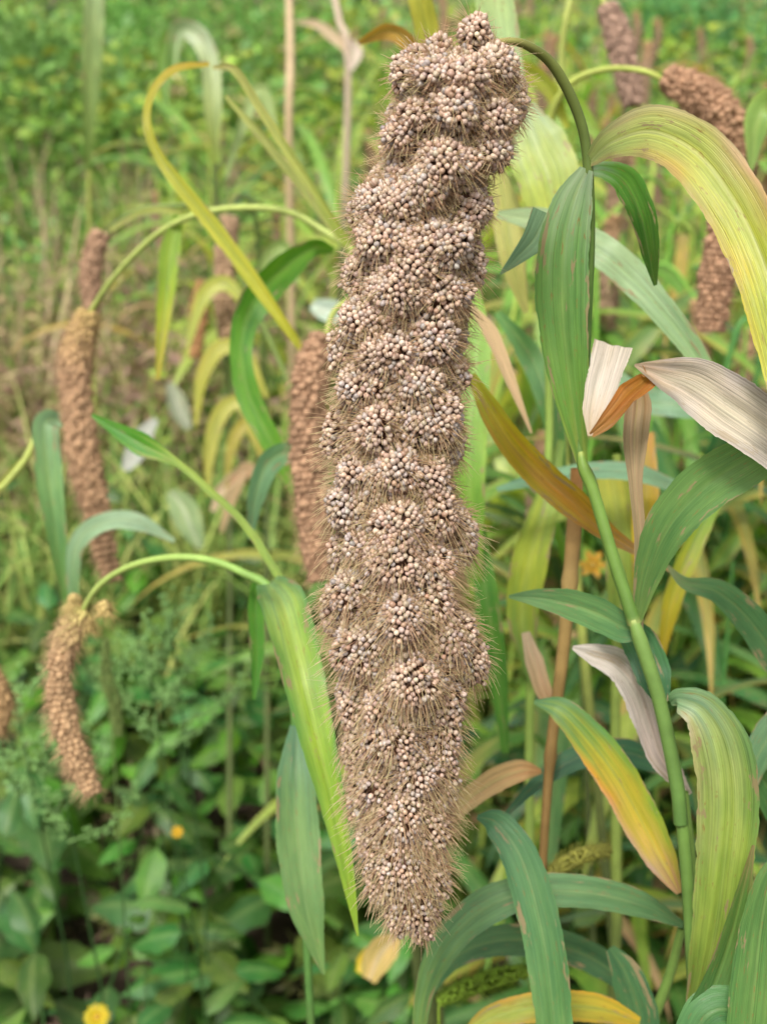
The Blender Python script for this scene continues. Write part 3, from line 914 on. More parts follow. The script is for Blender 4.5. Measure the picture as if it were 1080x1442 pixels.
p = plant('foxtail_millet', (880, 1800, .80), 'millet with upright yellow leaves standing just behind the stem joint')
pstem(p, [(868, 640, .72), (872, 800, .73), (866, 1000, .75), (868, 1300, .77)], [12, 16], K(150, 170, 80))
pleaf(p, [(858, 655, .70), (868, 720, .70), (874, 800, .70), (872, 900, .71)], [40, 46, 44, 30], [(0, K(206, 206, 90)), (.5, K(160, 184, 84)), (1, K(130, 160, 76))], roll=[0, 10])
pleaf(p, [(905, 610, .70), (908, 700, .69), (906, 780, .69), (900, 850, .7)], [30, 40, 36, 12], [(0, K(200, 150, 60)), (.5, K(222, 196, 50)), (1, K(196, 180, 60))], roll=[0, 20])
pleaf(p, [(700, 690, .66), (760, 676, .66), (840, 664, .66), (900, 668, .66), (960, 690, .665)], [8, 20, 24, 26, 16], [(0, K(130, 176, 140)), (1, K(150, 190, 150))], roll=[40, 30])
pleaf(p, [(790, 620, .71), (765, 720, .70), (745, 790, .7), (735, 870, .71), (748, 960, .72)], [10, 40, 52, 44, 10], [(0, K(130, 166, 70)), (.5, K(190, 206, 80)), (1, K(120, 160, 84))], roll=[0, 15])
pleaf(p, [(1010, 700, .72), (970, 780, .71), (944, 850, .71), (930, 930, .72)], [16, 30, 26, 8], [(0, K(120, 170, 60)), (.6, K(200, 196, 60)), (1, K(206, 180, 60))], roll=[10, 30])

p = plant('foxtail_millet', (1000, 1800, .95), 'millet at top right whose drooping brown seed head hangs behind the broad yellow leaf')
pstem(p, [(942, 118, .80), (905, 100, .80), (850, 98, .81), (800, 120, .82), (772, 180, .84), (766, 300, .86), (790, 600, .88), (830, 1000, .9)], [9, 9, 10, 12, 12, 13, 14], K(176, 186, 90))
phead(p, [(940, 112, .80), (975, 128, .79), (1015, 160, .78), (1036, 215, .78), (1034, 280, .78), (1018, 340, .785), (1008, 400, .79), (1000, 462, .795)], [34, 50, 54, 50, 52, 52, 50, 34],
      K(184, 146, 116))
pleaf(p, [(800, 180, .84), (770, 120, .83), (730, 100, .83), (690, 130, .83)], [8, 24, 30, 6], YG, roll=[20, 30])
pleaf(p, [(830, 500, .86), (900, 560, .83), (960, 570, .82), (1040, 590, .83)], [10, 34, 40, 10], K(140, 180, 140), roll=[30, 20])
pleaf(p, [(1140, 200, .74), (1090, 150, .74), (1066, 170, .74), (1056, 240, .75)], [60, 56, 40, 6], [(0, K(150, 196, 90)), (1, K(160, 200, 110))], roll=[0, 20])

p = plant('foxtail_millet', (870, 1800, 1.15), 'millet with a slim pinkish brown seed head hanging at the top edge')
pstem(p, [(852, 8, 1.0), (838, -20, 1.0), (815, -25, 1.0), (798, 20, 1.0), (790, 120, 1.02), (800, 400, 1.06)], [8, 9, 10], STEMY)
phead(p, [(855, 10, 1.0), (868, 45, 1.0), (880, 95, 1.0), (890, 145, 1.0)], [26, 36, 38, 26], K(178, 148, 128))
pleaf(p, [(800, 300, 1.03), (770, 210, 1.0), (800, 150, 1.0), (850, 200, 1.0)], [8, 34, 40, 8], K(150, 190, 80))

p = plant('foxtail_millet', (690, 1800, .80), 'millet behind the top of the seed head with an upright yellow green strap leaf')
pstem(p, [(600, 60, .72), (598, 200, .73), (594, 500, .75), (600, 1000, .77)], [10, 13], STEMY)
pleaf(p, [(572, -60, .68), (588, -10, .68), (600, 40, .69), (608, 90, .70)], [20, 34, 34, 20], [(0, K(214, 214, 90)), (1, K(200, 206, 90))], roll=[0, 10])
pleaf(p, [(600, 110, .72), (575, 60, .71), (545, 44, .71), (505, 60, .72)], [10, 24, 24, 6], K(206, 160, 84), roll=[20, 30], mat=M_DRY)
pleaf(p, [(668, 820, .70), (660, 700, .68), (662, 600, .68), (672, 480, .69), (668, 400, .7)], [20, 46, 50, 40, 8], [(0, K(130, 180, 76)), (1, K(150, 196, 80))], roll=[0, 10])
pleaf(p, [(712, 1060, .72), (700, 940, .71), (685, 840, .70), (676, 740, .7)], [10, 30, 36, 12], K(88, 146, 60), roll=[20, 0])

# ================================================================== left side plants
p = plant('foxtail_millet', (660, 1800, .98), 'millet left of the centre bearing a long brown seed head on a thin arched stalk')
pstem(p, [(128, 440, .93), (160, 392, .90), (215, 335, .87), (268, 305, .85), (330, 293, .84), (400, 297, .83), (450, 322, .82), (510, 370, .82), (545, 480, .84), (570, 700, .88), (600, 1000, .92)],
      [9, 8, 9, 10, 10, 10, 11, 12, 14, 16], K(180, 194, 104), n=60)
phead(p, [(126, 442, .93), (108, 500, .93), (110, 570, .93), (118, 640, .93), (134, 710, .93), (156, 815, .93)], [34, 46, 42, 44, 40, 24], HEAD, top=HEADY)
pleaf(p, [(252, 302, .86), (240, 350, .86), (232, 430, .86), (222, 535, .86)], [12, 30, 26, 5], [(0, K(150, 190, 80)), (.6, K(160, 196, 60)), (1, K(206, 190, 70))], roll=[10, 0])
pleaf(p, [(155, 325, .88), (196, 300, .87), (230, 296, .86), (256, 300, .86)], [5, 8, 10, 6], STEMY, roll=[30, 0])
pleaf(p, [(470, 352, .82), (440, 350, .80), (395, 382, .79), (355, 430, .785), (340, 490, .785), (352, 560, .785), (386, 630, .785), (416, 700, .79)],
      [8, 26, 44, 44, 30, 34, 30, 6], [(0, K(110, 170, 64)), (.5, K(92, 160, 50)), (1, K(116, 176, 60))], roll=[10, 30, -20, 10], n=60)

p = plant('foxtail_millet', (640, 1800, 1.3), 'millet far left with a thin brown seed head above the longer one')
pstem(p, [(152, 330, 1.15), (185, 300, 1.12), (240, 290, 1.12), (300, 300, 1.14), (345, 400, 1.18), (470, 700, 1.22), (540, 1000, 1.25)], [6, 7, 8], K(130, 150, 80))
phead(p, [(142, 330, 1.15), (130, 365, 1.15), (128, 400, 1.15), (132, 440, 1.15)], [24, 28, 28, 20], K(178, 144, 116), lump=.005)

p = plant('foxtail_millet', (395, 1800, .62), 'millet with a long drooping green leaf and small curved seed head on arched stalk')
pstem(p, [(112, 868, .66), (140, 825, .65), (185, 797, .64), (245, 785, .63), (300, 790, .625), (345, 808, .62), (380, 830, .615), (404, 900, .61), (418, 1050, .62), (428, 1250, .62), (440, 1480, .63)],
      [8, 9, 10, 11, 11, 12, 14, 12, 12, 12, 12], [(0, K(170, 184, 100)), (.35, K(150, 184, 90)), (.6, K(96, 140, 66)), (1, K(70, 104, 50))], n=60)
phead(p, [(116, 862, .66), (96, 900, .66), (84, 950, .66), (90, 1010, .66), (108, 1065, .66), (130, 1115, .66)], [26, 36, 27, 34, 32, 20], K(194, 160, 122), top=K(190, 176, 110), lump=.0036)
for x, y in ((104, 848), (146, 856), (122, 878)):
    phead(p, [(x, y - 8, .66), (x + 1, y + 8, .66)], [12, 14], K(206, 182, 120), lump=.003, name='seed_cluster')
pleaf(p, [(378, 822, .60), (398, 850, .555), (420, 930, .53), (444, 1030, .52), (468, 1130, .515), (488, 1225, .512), (504, 1318, .51)],
      [30, 66, 62, 52, 36, 22, 3],
      [(0, K(120, 170, 110), K(140, 186, 120), K(110, 160, 96)), (.25, K(120, 176, 80), K(176, 206, 100), K(104, 158, 80)), (.5, K(96, 160, 60), K(160, 200, 70), K(120, 176, 84)), (1, K(150, 190, 60))],
      roll=[15, 8, -12], nu=13, n=64, fold=.3, label='long drooping green leaf with a pale yellow band')
pleaf(p, [(418, 1022, .60), (416, 1100, .59), (420, 1190, .585), (432, 1280, .58), (456, 1372, .58)], [20, 56, 62, 50, 4],
      [(0, K(100, 150, 110)), (.4, K(128, 170, 104)), (1, K(120, 160, 90))], roll=[10, 0], nu=11)
pleaf(p, [(412, 842, .61), (350, 745, .63), (300, 695, .64), (250, 652, .65), (200, 625, .655), (130, 584, .66)], [12, 11, 11, 10, 34, 6],
      [(0, K(150, 184, 80)), (.6, K(160, 190, 84)), (.8, K(84, 160, 40)), (1, K(84, 160, 40))], roll=[20, 0, 20])
pleaf(p, [(362, 810, .64), (360, 860, .64), (362, 920, .64), (358, 985, .64)], [14, 24, 20, 4], K(84, 150, 50))

p = plant('foxtail_millet', (-120, 1800, .95), 'millet on the left edge with pale drooping leaves around the long brown seed head')
pstem(p, [(60, 590, .86), (40, 640, .86), (10, 680, .86), (-40, 740, .87), (-100, 1000, .9)], [9, 10, 12], STEMY)
pleaf(p, [(84, 590, .84), (64, 600, .83), (70, 680, .83), (82, 770, .83), (92, 860, .84)], [20, 36, 36, 26, 5], [(0, K(170, 206, 160)), (.5, K(130, 180, 110)), (1, K(110, 160, 80))], roll=[10, 20])
pleaf(p, [(110, 900, .84), (104, 810, .83), (112, 762, .825), (150, 735, .82), (196, 736, .82), (246, 762, .825)], [8, 20, 24, 26, 26, 5],
      [(0, K(110, 160, 90)), (.4, K(160, 196, 150)), (1, K(176, 206, 166))], roll=[30, 10])
pleaf(p, [(-20, 720, .86), (10, 672, .86), (45, 640, .86), (80, 620, .86)], [10, 10, 8, 4], STEMY)

p = plant('foxtail_millet', (680, 1800, .85), 'millet with a long yellow leaf looping over left of the seed head')
pstem(p, [(432, 500, .74), (455, 560, .75), (490, 700, .77), (560, 1000, .8)], [12, 14, 16], STEMY)
pleaf(p, [(432, 502, .74), (400, 455, .735), (350, 385, .73), (300, 318, .725), (255, 262, .72), (222, 215, .72), (208, 170, .72), (216, 130, .725), (246, 98, .73), (295, 90, .735)],
      [8, 14, 22, 22, 20, 14, 11, 11, 12, 6], [(0, K(206, 206, 60)), (.4, K(200, 208, 84)), (.7, K(190, 190, 60)), (1, K(200, 180, 50))], roll=[20, 0, 40, 20], n=70)
pleaf(p, [(492, 345, .76), (455, 290, .755), (410, 220, .75), (365, 150, .745), (330, 98, .74), (300, 95, .74)], [14, 14, 14, 12, 12, 4], [(0, K(176, 196, 90)), (1, K(206, 204, 120))], roll=[30, 0])
pleaf(p, [(480, 335, .78), (430, 270, .78), (375, 200, .78), (318, 135, .78)], [12, 12, 14, 4], K(190, 200, 110), roll=[0, 20])

p = plant('foxtail_millet', (665, 1800, .80), 'millet whose brown seed head hangs half hidden behind the left side of the big one')
pstem(p, [(458, 478, .72), (470, 440, .72), (495, 425, .72), (520, 450, .73), (540, 600, .74), (590, 1000, .76)], [8, 10, 14], STEMY)
phead(p, [(458, 478, .72), (438, 530, .72), (434, 600, .72), (438, 680, .72), (444, 750, .72), (452, 812, .72)], [46, 50, 48, 48, 46, 30], K(180, 144, 114))
pleaf(p, [(470, 690, .74), (420, 640, .73), (380, 650, .73), (360, 700, .73), (352, 760, .74)], [10, 28, 34, 26, 5], [(0, K(120, 170, 110)), (1, K(130, 176, 130))], roll=[10, 30])

p = plant('foxtail_millet', (392, 1700, 1.75), 'millet with yellow drooping leaves and two blurred brown seed heads left of centre')
pstem(p, [(322, 306, 1.5), (336, 280, 1.5), (356, 290, 1.5), (368, 400, 1.55), (376, 700, 1.65)], [7, 8, 8], K(96, 116, 60))
phead(p, [(324, 308, 1.5), (318, 360, 1.5), (316, 420, 1.5), (320, 480, 1.5)], [24, 30, 28, 16], K(178, 148, 118), lump=.007)
phead(p, [(286, 400, 1.55), (280, 440, 1.55), (276, 500, 1.55)], [16, 22, 12], K(178, 134, 92), lump=.007)
for pts, ws, c in (([(352, 440), (318, 400), (286, 420), (262, 500)], [6, 22, 22, 4], K(190, 200, 90)),
                   ([(376, 560), (345, 500), (312, 490), (286, 530), (276, 600)], [6, 20, 24, 20, 4], K(196, 196, 80)),
                   ([(370, 640), (340, 570), (312, 580), (296, 630), (292, 700)], [6, 20, 24, 20, 4], K(206, 206, 100)),
                   ([(372, 650), (350, 600), (330, 620), (318, 690)], [6, 18, 18, 4], K(190, 180, 80)),
                   ([(370, 700), (350, 660), (330, 690), (312, 750)], [6, 18, 20, 5], K(206, 176, 130)),
                   ([(360, 420), (380, 360), (400, 350), (420, 400)], [6, 20, 22, 4], K(160, 190, 110))):
    pleaf(p, [(a, b, 1.45) for a, b in pts], ws, c)

p = plant('foxtail_millet', (345, 1700, 1.8), 'millet at the top left with a pale green leaf bent over like a hook')
pstem(p, [(300, 120, 1.5), (306, 300, 1.55), (325, 600, 1.7)], [8, 8], K(110, 130, 70))
pleaf(p, [(240, 100, 1.4), (250, 44, 1.4), (278, 50, 1.4), (296, 90, 1.4), (300, 160, 1.4), (304, 230, 1.42)], [14, 26, 30, 26, 26, 8], [(0, K(110, 160, 60)), (.4, K(196, 212, 170)), (1, K(176, 200, 96))])
pleaf(p, [(268, 60, 1.45), (240, 50, 1.45), (232, 100, 1.45), (236, 150, 1.45)], [10, 22, 20, 5], K(120, 166, 70))
pleaf(p, [(318, 250, 1.5), (352, 150, 1.5), (370, 130, 1.5), (392, 200, 1.5)], [6, 18, 22, 5], K(170, 196, 120))

p = plant('foxtail_millet', (140, 1500, 2.4), 'solitary upright pale green leaf blade at the top left')
pstem(p, [(126, 240, 1.9), (128, 400, 2.0), (134, 600, 2.1)], [8, 10], STEMY)
pleaf(p, [(134, -60, 1.7), (132, 0, 1.7), (130, 70, 1.72), (126, 150, 1.75), (124, 240, 1.8)], [20, 30, 28, 22, 8], [(0, K(180, 206, 150)), (.5, K(176, 206, 130)), (1, K(140, 176, 90))])


# ================================================================== further millet plants in the stand
def blade3(parent, base, az, length, width, rise, droop, cols, n=20, twist=0.0, mat=None, nu=5):
    """an arching blade in the plant's own space"""
    t = np.linspace(0, 1, n)
    ang = rise - (rise + droop) * t ** 1.25
    st = length / (n - 1)
    h = np.r_[0, np.cumsum(np.cos(ang[:-1]) * st)]
    z = np.r_[0, np.cumsum(np.sin(ang[:-1]) * st)]
    P = np.stack([np.cos(az) * h, np.sin(az) * h, z], 1) + np.asarray(base)
    side = np.array([-math.sin(az), math.cos(az), 0.0])
    Tn = norm(np.gradient(P, axis=0))
    Nn = norm(np.cross(side[None], Tn))
    tw = twist * t
    S = side[None] * np.cos(tw)[:, None] + Nn * np.sin(tw)[:, None]
    W = width / 2 * np.minimum(1, 0.35 + t * 4) * np.clip(1.0 - np.maximum(0, (t - 0.45) / 0.55) ** 1.6, 0.02, 1)
    V, Q, C, U = ribbon(P, S, W, cols, nu=nu, fold=.25, wave=.1)
    return add('leaf', mesh_from('leaf', V, Q, C, U), mat or M_LEAF, parent)


def millet_proto(kind, r, head=True):
    e = empty('foxtail_millet', (0, 0, 0))
    H = r.uniform(0.85, 1.05)
    lean = r.uniform(-.08, .08), r.uniform(-.06, .06)
    top = np.array([lean[0], lean[1], H])
    az = r.uniform(0, 6.28)
    dirv = np.array([math.cos(az), math.sin(az), 0])
    pts = [np.zeros(3), top * 0.5 + np.array([lean[1], lean[0], 0]) * .2, top]
    if head:
        pts += [top + dirv * .03 + np.array([0, 0, .07]), top + dirv * .09 + np.array([0, 0, .09]), top + dirv * .135 + np.array([0, 0, .045])]
    P = crom(pts, 40)
    pal = {'green': [K(116, 172, 70), K(140, 196, 80), K(104, 156, 88)], 'lime': [K(160, 200, 84), K(192, 216, 100), K(134, 186, 84)],
           'yellow': [K(196, 190, 84), K(160, 184, 80), K(206, 180, 90)], 'dark': [K(76, 134, 72), K(92, 148, 74), K(70, 118, 78)]}[kind]
    V, Q, C = tube_arrays(P, np.linspace(.0042, .0020, 40), pal[1] * .9, 7)
    add('stem', mesh_from('stem', V, Q, C), M_STEM, e)
    n = r.randint(9, 12)
    for i in range(n):
        t = .10 + .82 * i / n
        b = crom(pts[:3], 41)[int(t * 40)]
        a = az + i * math.pi * 0.93 + r.uniform(-.5, .5)
        c = pal[r.randrange(3)] * r.uniform(.85, 1.15)
        tip = K(206, 180, 90) if r.random() < .3 else c * .9
        edge = c if r.random() < .7 else K(206, 190, 90)
        dry = r.random() < (.28 if t < .35 else .06)
        if dry:
            blade3(e, b, a, r.uniform(.2, .32), .018, r.uniform(.1, .6), r.uniform(1.3, 1.5), K(186, 150, 112), mat=M_DRY, twist=r.uniform(-2, 2))
        else:
            blade3(e, b, a, r.uniform(.36, .56), r.uniform(.016, .038), r.uniform(.85, 1.25), r.uniform(.3, 1.35),
                   [(0, c), (.5, edge, c, edge), (1, tip)], twist=r.uniform(-.7, .7))
    if head:
        q = pts[-1]
        L = r.uniform(.13, .2)
        hp = [q, q + dirv * .012 - np.array([0, 0, L * .35]), q + dirv * .006 - np.array([0, 0, L * .7]), q - dirv * .004 - np.array([0, 0, L])]
        simple_head(e, hp, [.009, .014, .013, .007], K(176, 148, 120) * r.uniform(.9, 1.1), lump=.0052, top=K(186, 150, 110), sub=1, hairs=False)
    return e


def copy_tree(o, parent=None):
    c = o.copy()
    COL.objects.link(c)
    c.parent = parent
    for ch in [x for x in o.children]:
        copy_tree(ch, c)
    return c


r = random.Random(5)
protos = {}
for k, hd in (('green', True), ('green', False), ('lime', True), ('lime', False), ('yellow', True), ('dark', False), ('dark', True)):
    protos[(k, hd)] = millet_proto(k, r, hd)
used = set()


def put_millet(key, x, y, rz, sc, label, group):
    src = protos[key]
    if key in used:
        o = copy_tree(src)
    else:
        o = src
        used.add(key)
    o.location = (x, y, 0)
    o.rotation_euler = (r.uniform(-.06, .06), r.uniform(-.06, .06), rz)
    o.scale = (sc, sc, sc)
    tag(o, label, 'millet plant', group)
    return o


G1 = 'leafy green millet plants crowding the lower right'
G2 = 'blurred yellow green millet plants in the upper right'
G3 = 'blurred lime millet plants between the seed head and the left field'
for i in range(48):
    y = r.uniform(.86, 1.7)
    x = r.uniform(.13, .46) * (y + .25)
    put_millet(r.choice([('green', False), ('dark', False), ('dark', True), ('green', False), ('lime', False)]) if y < 1.25 else r.choice([('green', False), ('green', True), ('dark', True)]),
               x, y, r.uniform(0, 6.28), r.uniform(.72, .95), 'soft focus dark green millet plant in the dense stand behind the lower right leaves', G1)
for i in range(62):                                    # upper right
    y = 1.25 + 3.6 * (i / 40) ** 1.25 + r.uniform(-.2, .2)
    x = r.uniform(-.01, .36) * y * 1.05
    put_millet(r.choice([('green', True), ('lime', True), ('yellow', True), ('lime', False), ('green', False)]),
               x, y, r.uniform(0, 6.28), r.uniform(.85, 1.08), 'very blurred green to yellow millet plant far behind the stalk in the upper right', G2)
for i in range(17):                                    # top middle left
    y = r.uniform(2.1, 4.4)
    x = r.uniform(-.17, -.02) * y
    put_millet(r.choice([('lime', False), ('lime', True), ('yellow', True), ('green', False), ('lime', False)]),
               x, y, r.uniform(0, 6.28), r.uniform(.72, .95), 'very blurred lime green millet plant in the upper left half beyond the looping yellow leaf', G3)


# ================================================================== broad-leaved weeds
def ovate(length, width, bend, col, seed):
    n, nu = 14, 7
    t = np.linspace(0, 1, n)
    pet = .16
    xx = np.clip((t - pet) / (1 - pet), 0, 1)
    W = np.where(t < pet, .05, xx ** .55 * (1 - xx) ** .95 * 2.68) * width / 2
    W = np.maximum(W, .0006)
    W = W * (1 + .06 * np.sin(t * 60 + seed))
    a = .25 - bend * t
    st = length / (n - 1)
    P = np.stack([np.r_[0, np.cumsum(np.cos(a[:-1]) * st)], np.zeros(n), np.r_[0, np.cumsum(np.sin(a[:-1]) * st)]], 1)
    S = np.tile([0, 1.0, 0], (n, 1))
    V, Q, C, U = ribbon(P, S, W, col, nu=nu, fold=.3, wave=.12, rib=.45, ribcol=K(150, 190, 110), seed=seed)
    return mesh_from('leaf', V, Q, C, U)


WL = []
for i, c in enumerate((K(88, 156, 62), K(72, 136, 58), K(108, 172, 72), K(74, 138, 72), K(96, 164, 50))):
    me = ovate(.116, .050, r.uniform(.5, 1.1), [(0, c), (1, c * .95)], i * 7.3)
    me.materials.append(M_WEED)
    WL.append(me)


def weed_proto(r, H, np_, size=1.0):
    e = empty('broad_leaved_weed')
    pts = [np.zeros(3), np.array([r.uniform(-.03, .03), r.uniform(-.03, .03), H * .5]), np.array([r.uniform(-.06, .06), r.uniform(-.06, .06), H])]
    P = crom(pts, 24)
    V, Q, C = tube_arrays(P, np.linspace(.0026, .0013, 24), K(66, 100, 50), 6)
    add('stem', mesh_from('stem', V, Q, C), M_STEM, e)
    a0 = r.uniform(0, 3.14)
    for i in range(np_):
        t = .22 + .78 * i / (np_ - 1)
        b = P[int(t * 23)]
        sc = (1.15 - .55 * t ** 2) * size
        for s in (0, 1):
            o = bpy.data.objects.new('leaf', r.choice(WL))
            COL.objects.link(o)
            o.parent = e
            o.location = b.tolist()
            o.rotation_euler = Euler((r.uniform(-.5, .5), r.uniform(-.35, .75) - (.5 if t > .9 else 0), a0 + i * 1.57 + s * 3.14 + r.uniform(-.4, .4)))
            k = sc * r.uniform(.75, 1.2)
            o.scale = (k, k * r.uniform(.85, 1.15), k)
    return e


wp = [weed_proto(r, h, n_, s_) for h, n_, s_ in ((.30, 7, 1), (.24, 6, 1.1), (.36, 8, .95), (.18, 5, 1.15), (.28, 7, .75))]
wused = set()


def put_weed(i, x, y, sc, label, group):
    src = wp[i]
    if i in wused:
        o = copy_tree(src)
    else:
        o = src
        wused.add(i)
    o.location = (x, y, -.01)
    o.rotation_euler = (r.uniform(-.2, .2), r.uniform(-.2, .2), r.uniform(0, 6.28))
    o.scale = (sc, sc, sc)
    tag(o, label, 'weed', group)


GW1 = 'broad leaved weeds covering the soil at the lower left'
GW2 = 'broad leaved weeds in the shade under the millet'
spots = []
tries = 0
while len(spots) < 92 and tries < 5000:
    tries += 1
    y = .78 + 1.7 * r.random() ** 1.1
    x = r.uniform(-.40, .03) * (y + .35)
    if all((x - a) ** 2 + (y - b) ** 2 > .07 ** 2 for a, b in spots):
        # a bare strip of soil shows near the bottom left
        if (x + .24) ** 2 + ((y - 1.0) * .8) ** 2 < .045 ** 2:
            continue
        spots.append((x, y))
for x, y in spots:
    put_weed(r.randrange(5), x, y, r.uniform(.8, 1.15), 'green weed with pointed oval leaves in the ground cover at the lower left', GW1)
spots = []
while len(spots) < 26:
    y = .8 + 1.2 * r.random()
    x = r.uniform(.02, .42) * (y + .3)
    if all((x - a) ** 2 + (y - b) ** 2 > .1 ** 2 for a, b in spots):
        spots.append((x, y))
for x, y in spots:
    put_weed(r.randrange(5), x, y, r.uniform(.8, 1.1), 'green weed with oval leaves half hidden under the lower right millet leaves', GW2)


# ================================================================== undergrowth masses (nobody could count these)
def leaf_cloud(P, D, Nn, L, W, C):
    """bent little leaves: 4 triangles each"""
    S = norm(np.cross(D, Nn))
    mid = P + D * (L * .5)[:, None] + Nn * (L * .08)[:, None]
    tip = P + D * L[:, None] - Nn * (L * .12)[:, None]
    V = np.stack([P, mid + S * (W / 2)[:, None], mid - S * (W / 2)[:, None] + Nn * (W * .1)[:, None], tip], 1)
    b = np.arange(len(P))[:, None] * 4
    Fc = np.concatenate([b + np.array([0, 1, 2]), b + np.array([1, 3, 2])])
    return V.reshape(-1, 3), Fc, np.repeat(C, 4, 0)


def noise2(x, y, s, ph=0.0):
    return (np.sin(x * s + ph) * np.cos(y * s * 1.13 + ph * 2) + np.sin((x + y) * s * 1.9 + ph * 3) * .6 + np.cos((x - 1.3 * y) * s * 3.1) * .4) / 2


def undergrowth(name, label, n_pl, yr, xr, hh, leaves, size, seed, greens, dry, ypow=1.0, dry_bias=0.0):
    g = np.random.default_rng(seed)
    y = yr[0] + (yr[1] - yr[0]) * g.random(n_pl) ** ypow
    x = g.uniform(xr[0], xr[1], n_pl) * (y + .5)
    h = g.uniform(hh[0], hh[1], n_pl) * (1 + .35 * noise2(x, y, 1.3, 1.0))
    PP, DD, LL, CC = [], [], [], []
    dn = noise2(x, y, .9, 2.0) + g.normal(0, .25, n_pl) + dry_bias
    base = greens[g.integers(0, len(greens), n_pl)] * g.uniform(.6, 1.3, (n_pl, 1))
    isd = dn > .45
    base[isd] = dry[g.integers(0, len(dry), isd.sum())] * g.uniform(.7, 1.2, (isd.sum(), 1))
    k = leaves
    idx = np.repeat(np.arange(n_pl), k)
    m = len(idx)
    th = g.uniform(0, 6.283, m)
    rr = np.sqrt(g.random(m)) * h[idx] * .42
    t = g.random(m) ** .7
    rr = rr * (1.15 - .6 * t)
    P = np.stack([x[idx] + np.cos(th) * rr, y[idx] + np.sin(th) * rr, h[idx] * t], 1)
    D = norm(np.stack([np.cos(th), np.sin(th), g.uniform(-.5, .9, m)], 1) + g.normal(0, .45, (m, 3)))
    Nn = norm(np.cross(D, norm(g.normal(0, 1, (m, 3)))))
    L = g.uniform(.5, 1.4, m) * size * np.where(isd[idx], 1.3, 1)
    W = L * g.uniform(.35, .6, m) * np.where(isd[idx], .4, 1)
    C = base[idx] * g.uniform(.75, 1.25, (m, 1))
    V, Fc, CCc = leaf_cloud(P, D, Nn, L, W, C)
    o = add(name, mesh_from(name, V, Fc, CCc, smooth=False), M_MASS)
    return tag(o, label, kind='stuff')


GR = np.array([K(112, 166, 78), K(92, 146, 70), K(132, 180, 84), K(100, 156, 96), K(150, 184, 80), K(80, 130, 62)]) * .86
DRY = np.array([K(168, 138, 112), K(176, 144, 126), K(156, 156, 92), K(186, 166, 122)]) * .95
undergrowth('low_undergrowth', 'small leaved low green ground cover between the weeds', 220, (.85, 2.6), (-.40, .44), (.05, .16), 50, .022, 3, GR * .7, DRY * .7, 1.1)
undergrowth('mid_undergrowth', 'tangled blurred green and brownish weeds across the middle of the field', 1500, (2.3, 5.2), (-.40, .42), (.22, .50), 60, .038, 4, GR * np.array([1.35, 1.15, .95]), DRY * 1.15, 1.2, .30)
undergrowth('far_undergrowth', 'far blurred band of weeds and dry brush at the top of the field', 2200, (5.0, 16), (-.45, .45), (.35, .85), 50, .075, 5, GR * np.array([2.0, 1.5, 1.25]), DRY * 1.35, 1.1, .16)  # far tints lifted paler, painting distance haze into the leaf colours


def grass(name, label, n, yr, xr, L0, seed, cols, wid=.004):
    g = np.random.default_rng(seed)
    nt_ = n // 9
    ty = g.uniform(*yr, nt_)
    tx = g.uniform(*xr, nt_) * (ty + .4)
    i = g.integers(0, nt_, n)
    x, y = tx[i] + g.normal(0, .03, n), ty[i] + g.normal(0, .03, n)
    L = g.uniform(.6, 1.2, n) * L0
    az = g.uniform(0, 6.283, n)
    lean = g.uniform(.1, .8, n)
    dirv = np.stack([np.cos(az), np.sin(az), np.zeros(n)], 1)
    S = np.stack([-np.sin(az), np.cos(az), np.zeros(n)], 1)
    ts = np.array([0, .3, .6, .85, 1.0])
    ww = np.array([1, 1, .8, .45, .05]) * wid
    V = np.empty((n, 5, 2, 3))
    for a, (t, w_) in enumerate(zip(ts, ww)):
        c = np.stack([x, y, np.zeros(n)], 1) + dirv * (L * lean * t * t)[:, None] + np.array([0, 0, 1.0]) * (L * (t - .45 * lean * t * t * t))[:, None]
        V[:, a, 0] = c - S * w_ / 2
        V[:, a, 1] = c + S * w_ / 2
    b = np.arange(n)[:, None] * 10
    q = np.array([[2 * a, 2 * a + 1, 2 * a + 3, 2 * a + 2] for a in range(4)])
    Q = (b[:, :, None] + q[None]).reshape(-1, 4)
    C = np.repeat(cols[g.integers(0, len(cols), n)] * g.uniform(.7, 1.25, (n, 1)), 10, 0)
    o = add(name, mesh_from(name, V.reshape(-1, 3), Q, C), M_MASS)
    return tag(o, label, kind='stuff')


grass('grass', 'thin green grass blades standing among the weeds', 6500, (1.7, 5.5), (-.42, .3), .50, 21, np.array([K(150, 180, 90), K(180, 196, 104), K(126, 168, 80), K(200, 204, 120)]), .008)
grass('dry_grass', 'thin dry brownish grass stalks in the left middle distance', 4200, (2.4, 9.5), (-.4, .4), .66, 22, np.array([K(190, 164, 130), K(176, 144, 124), K(204, 186, 140)]), .008)


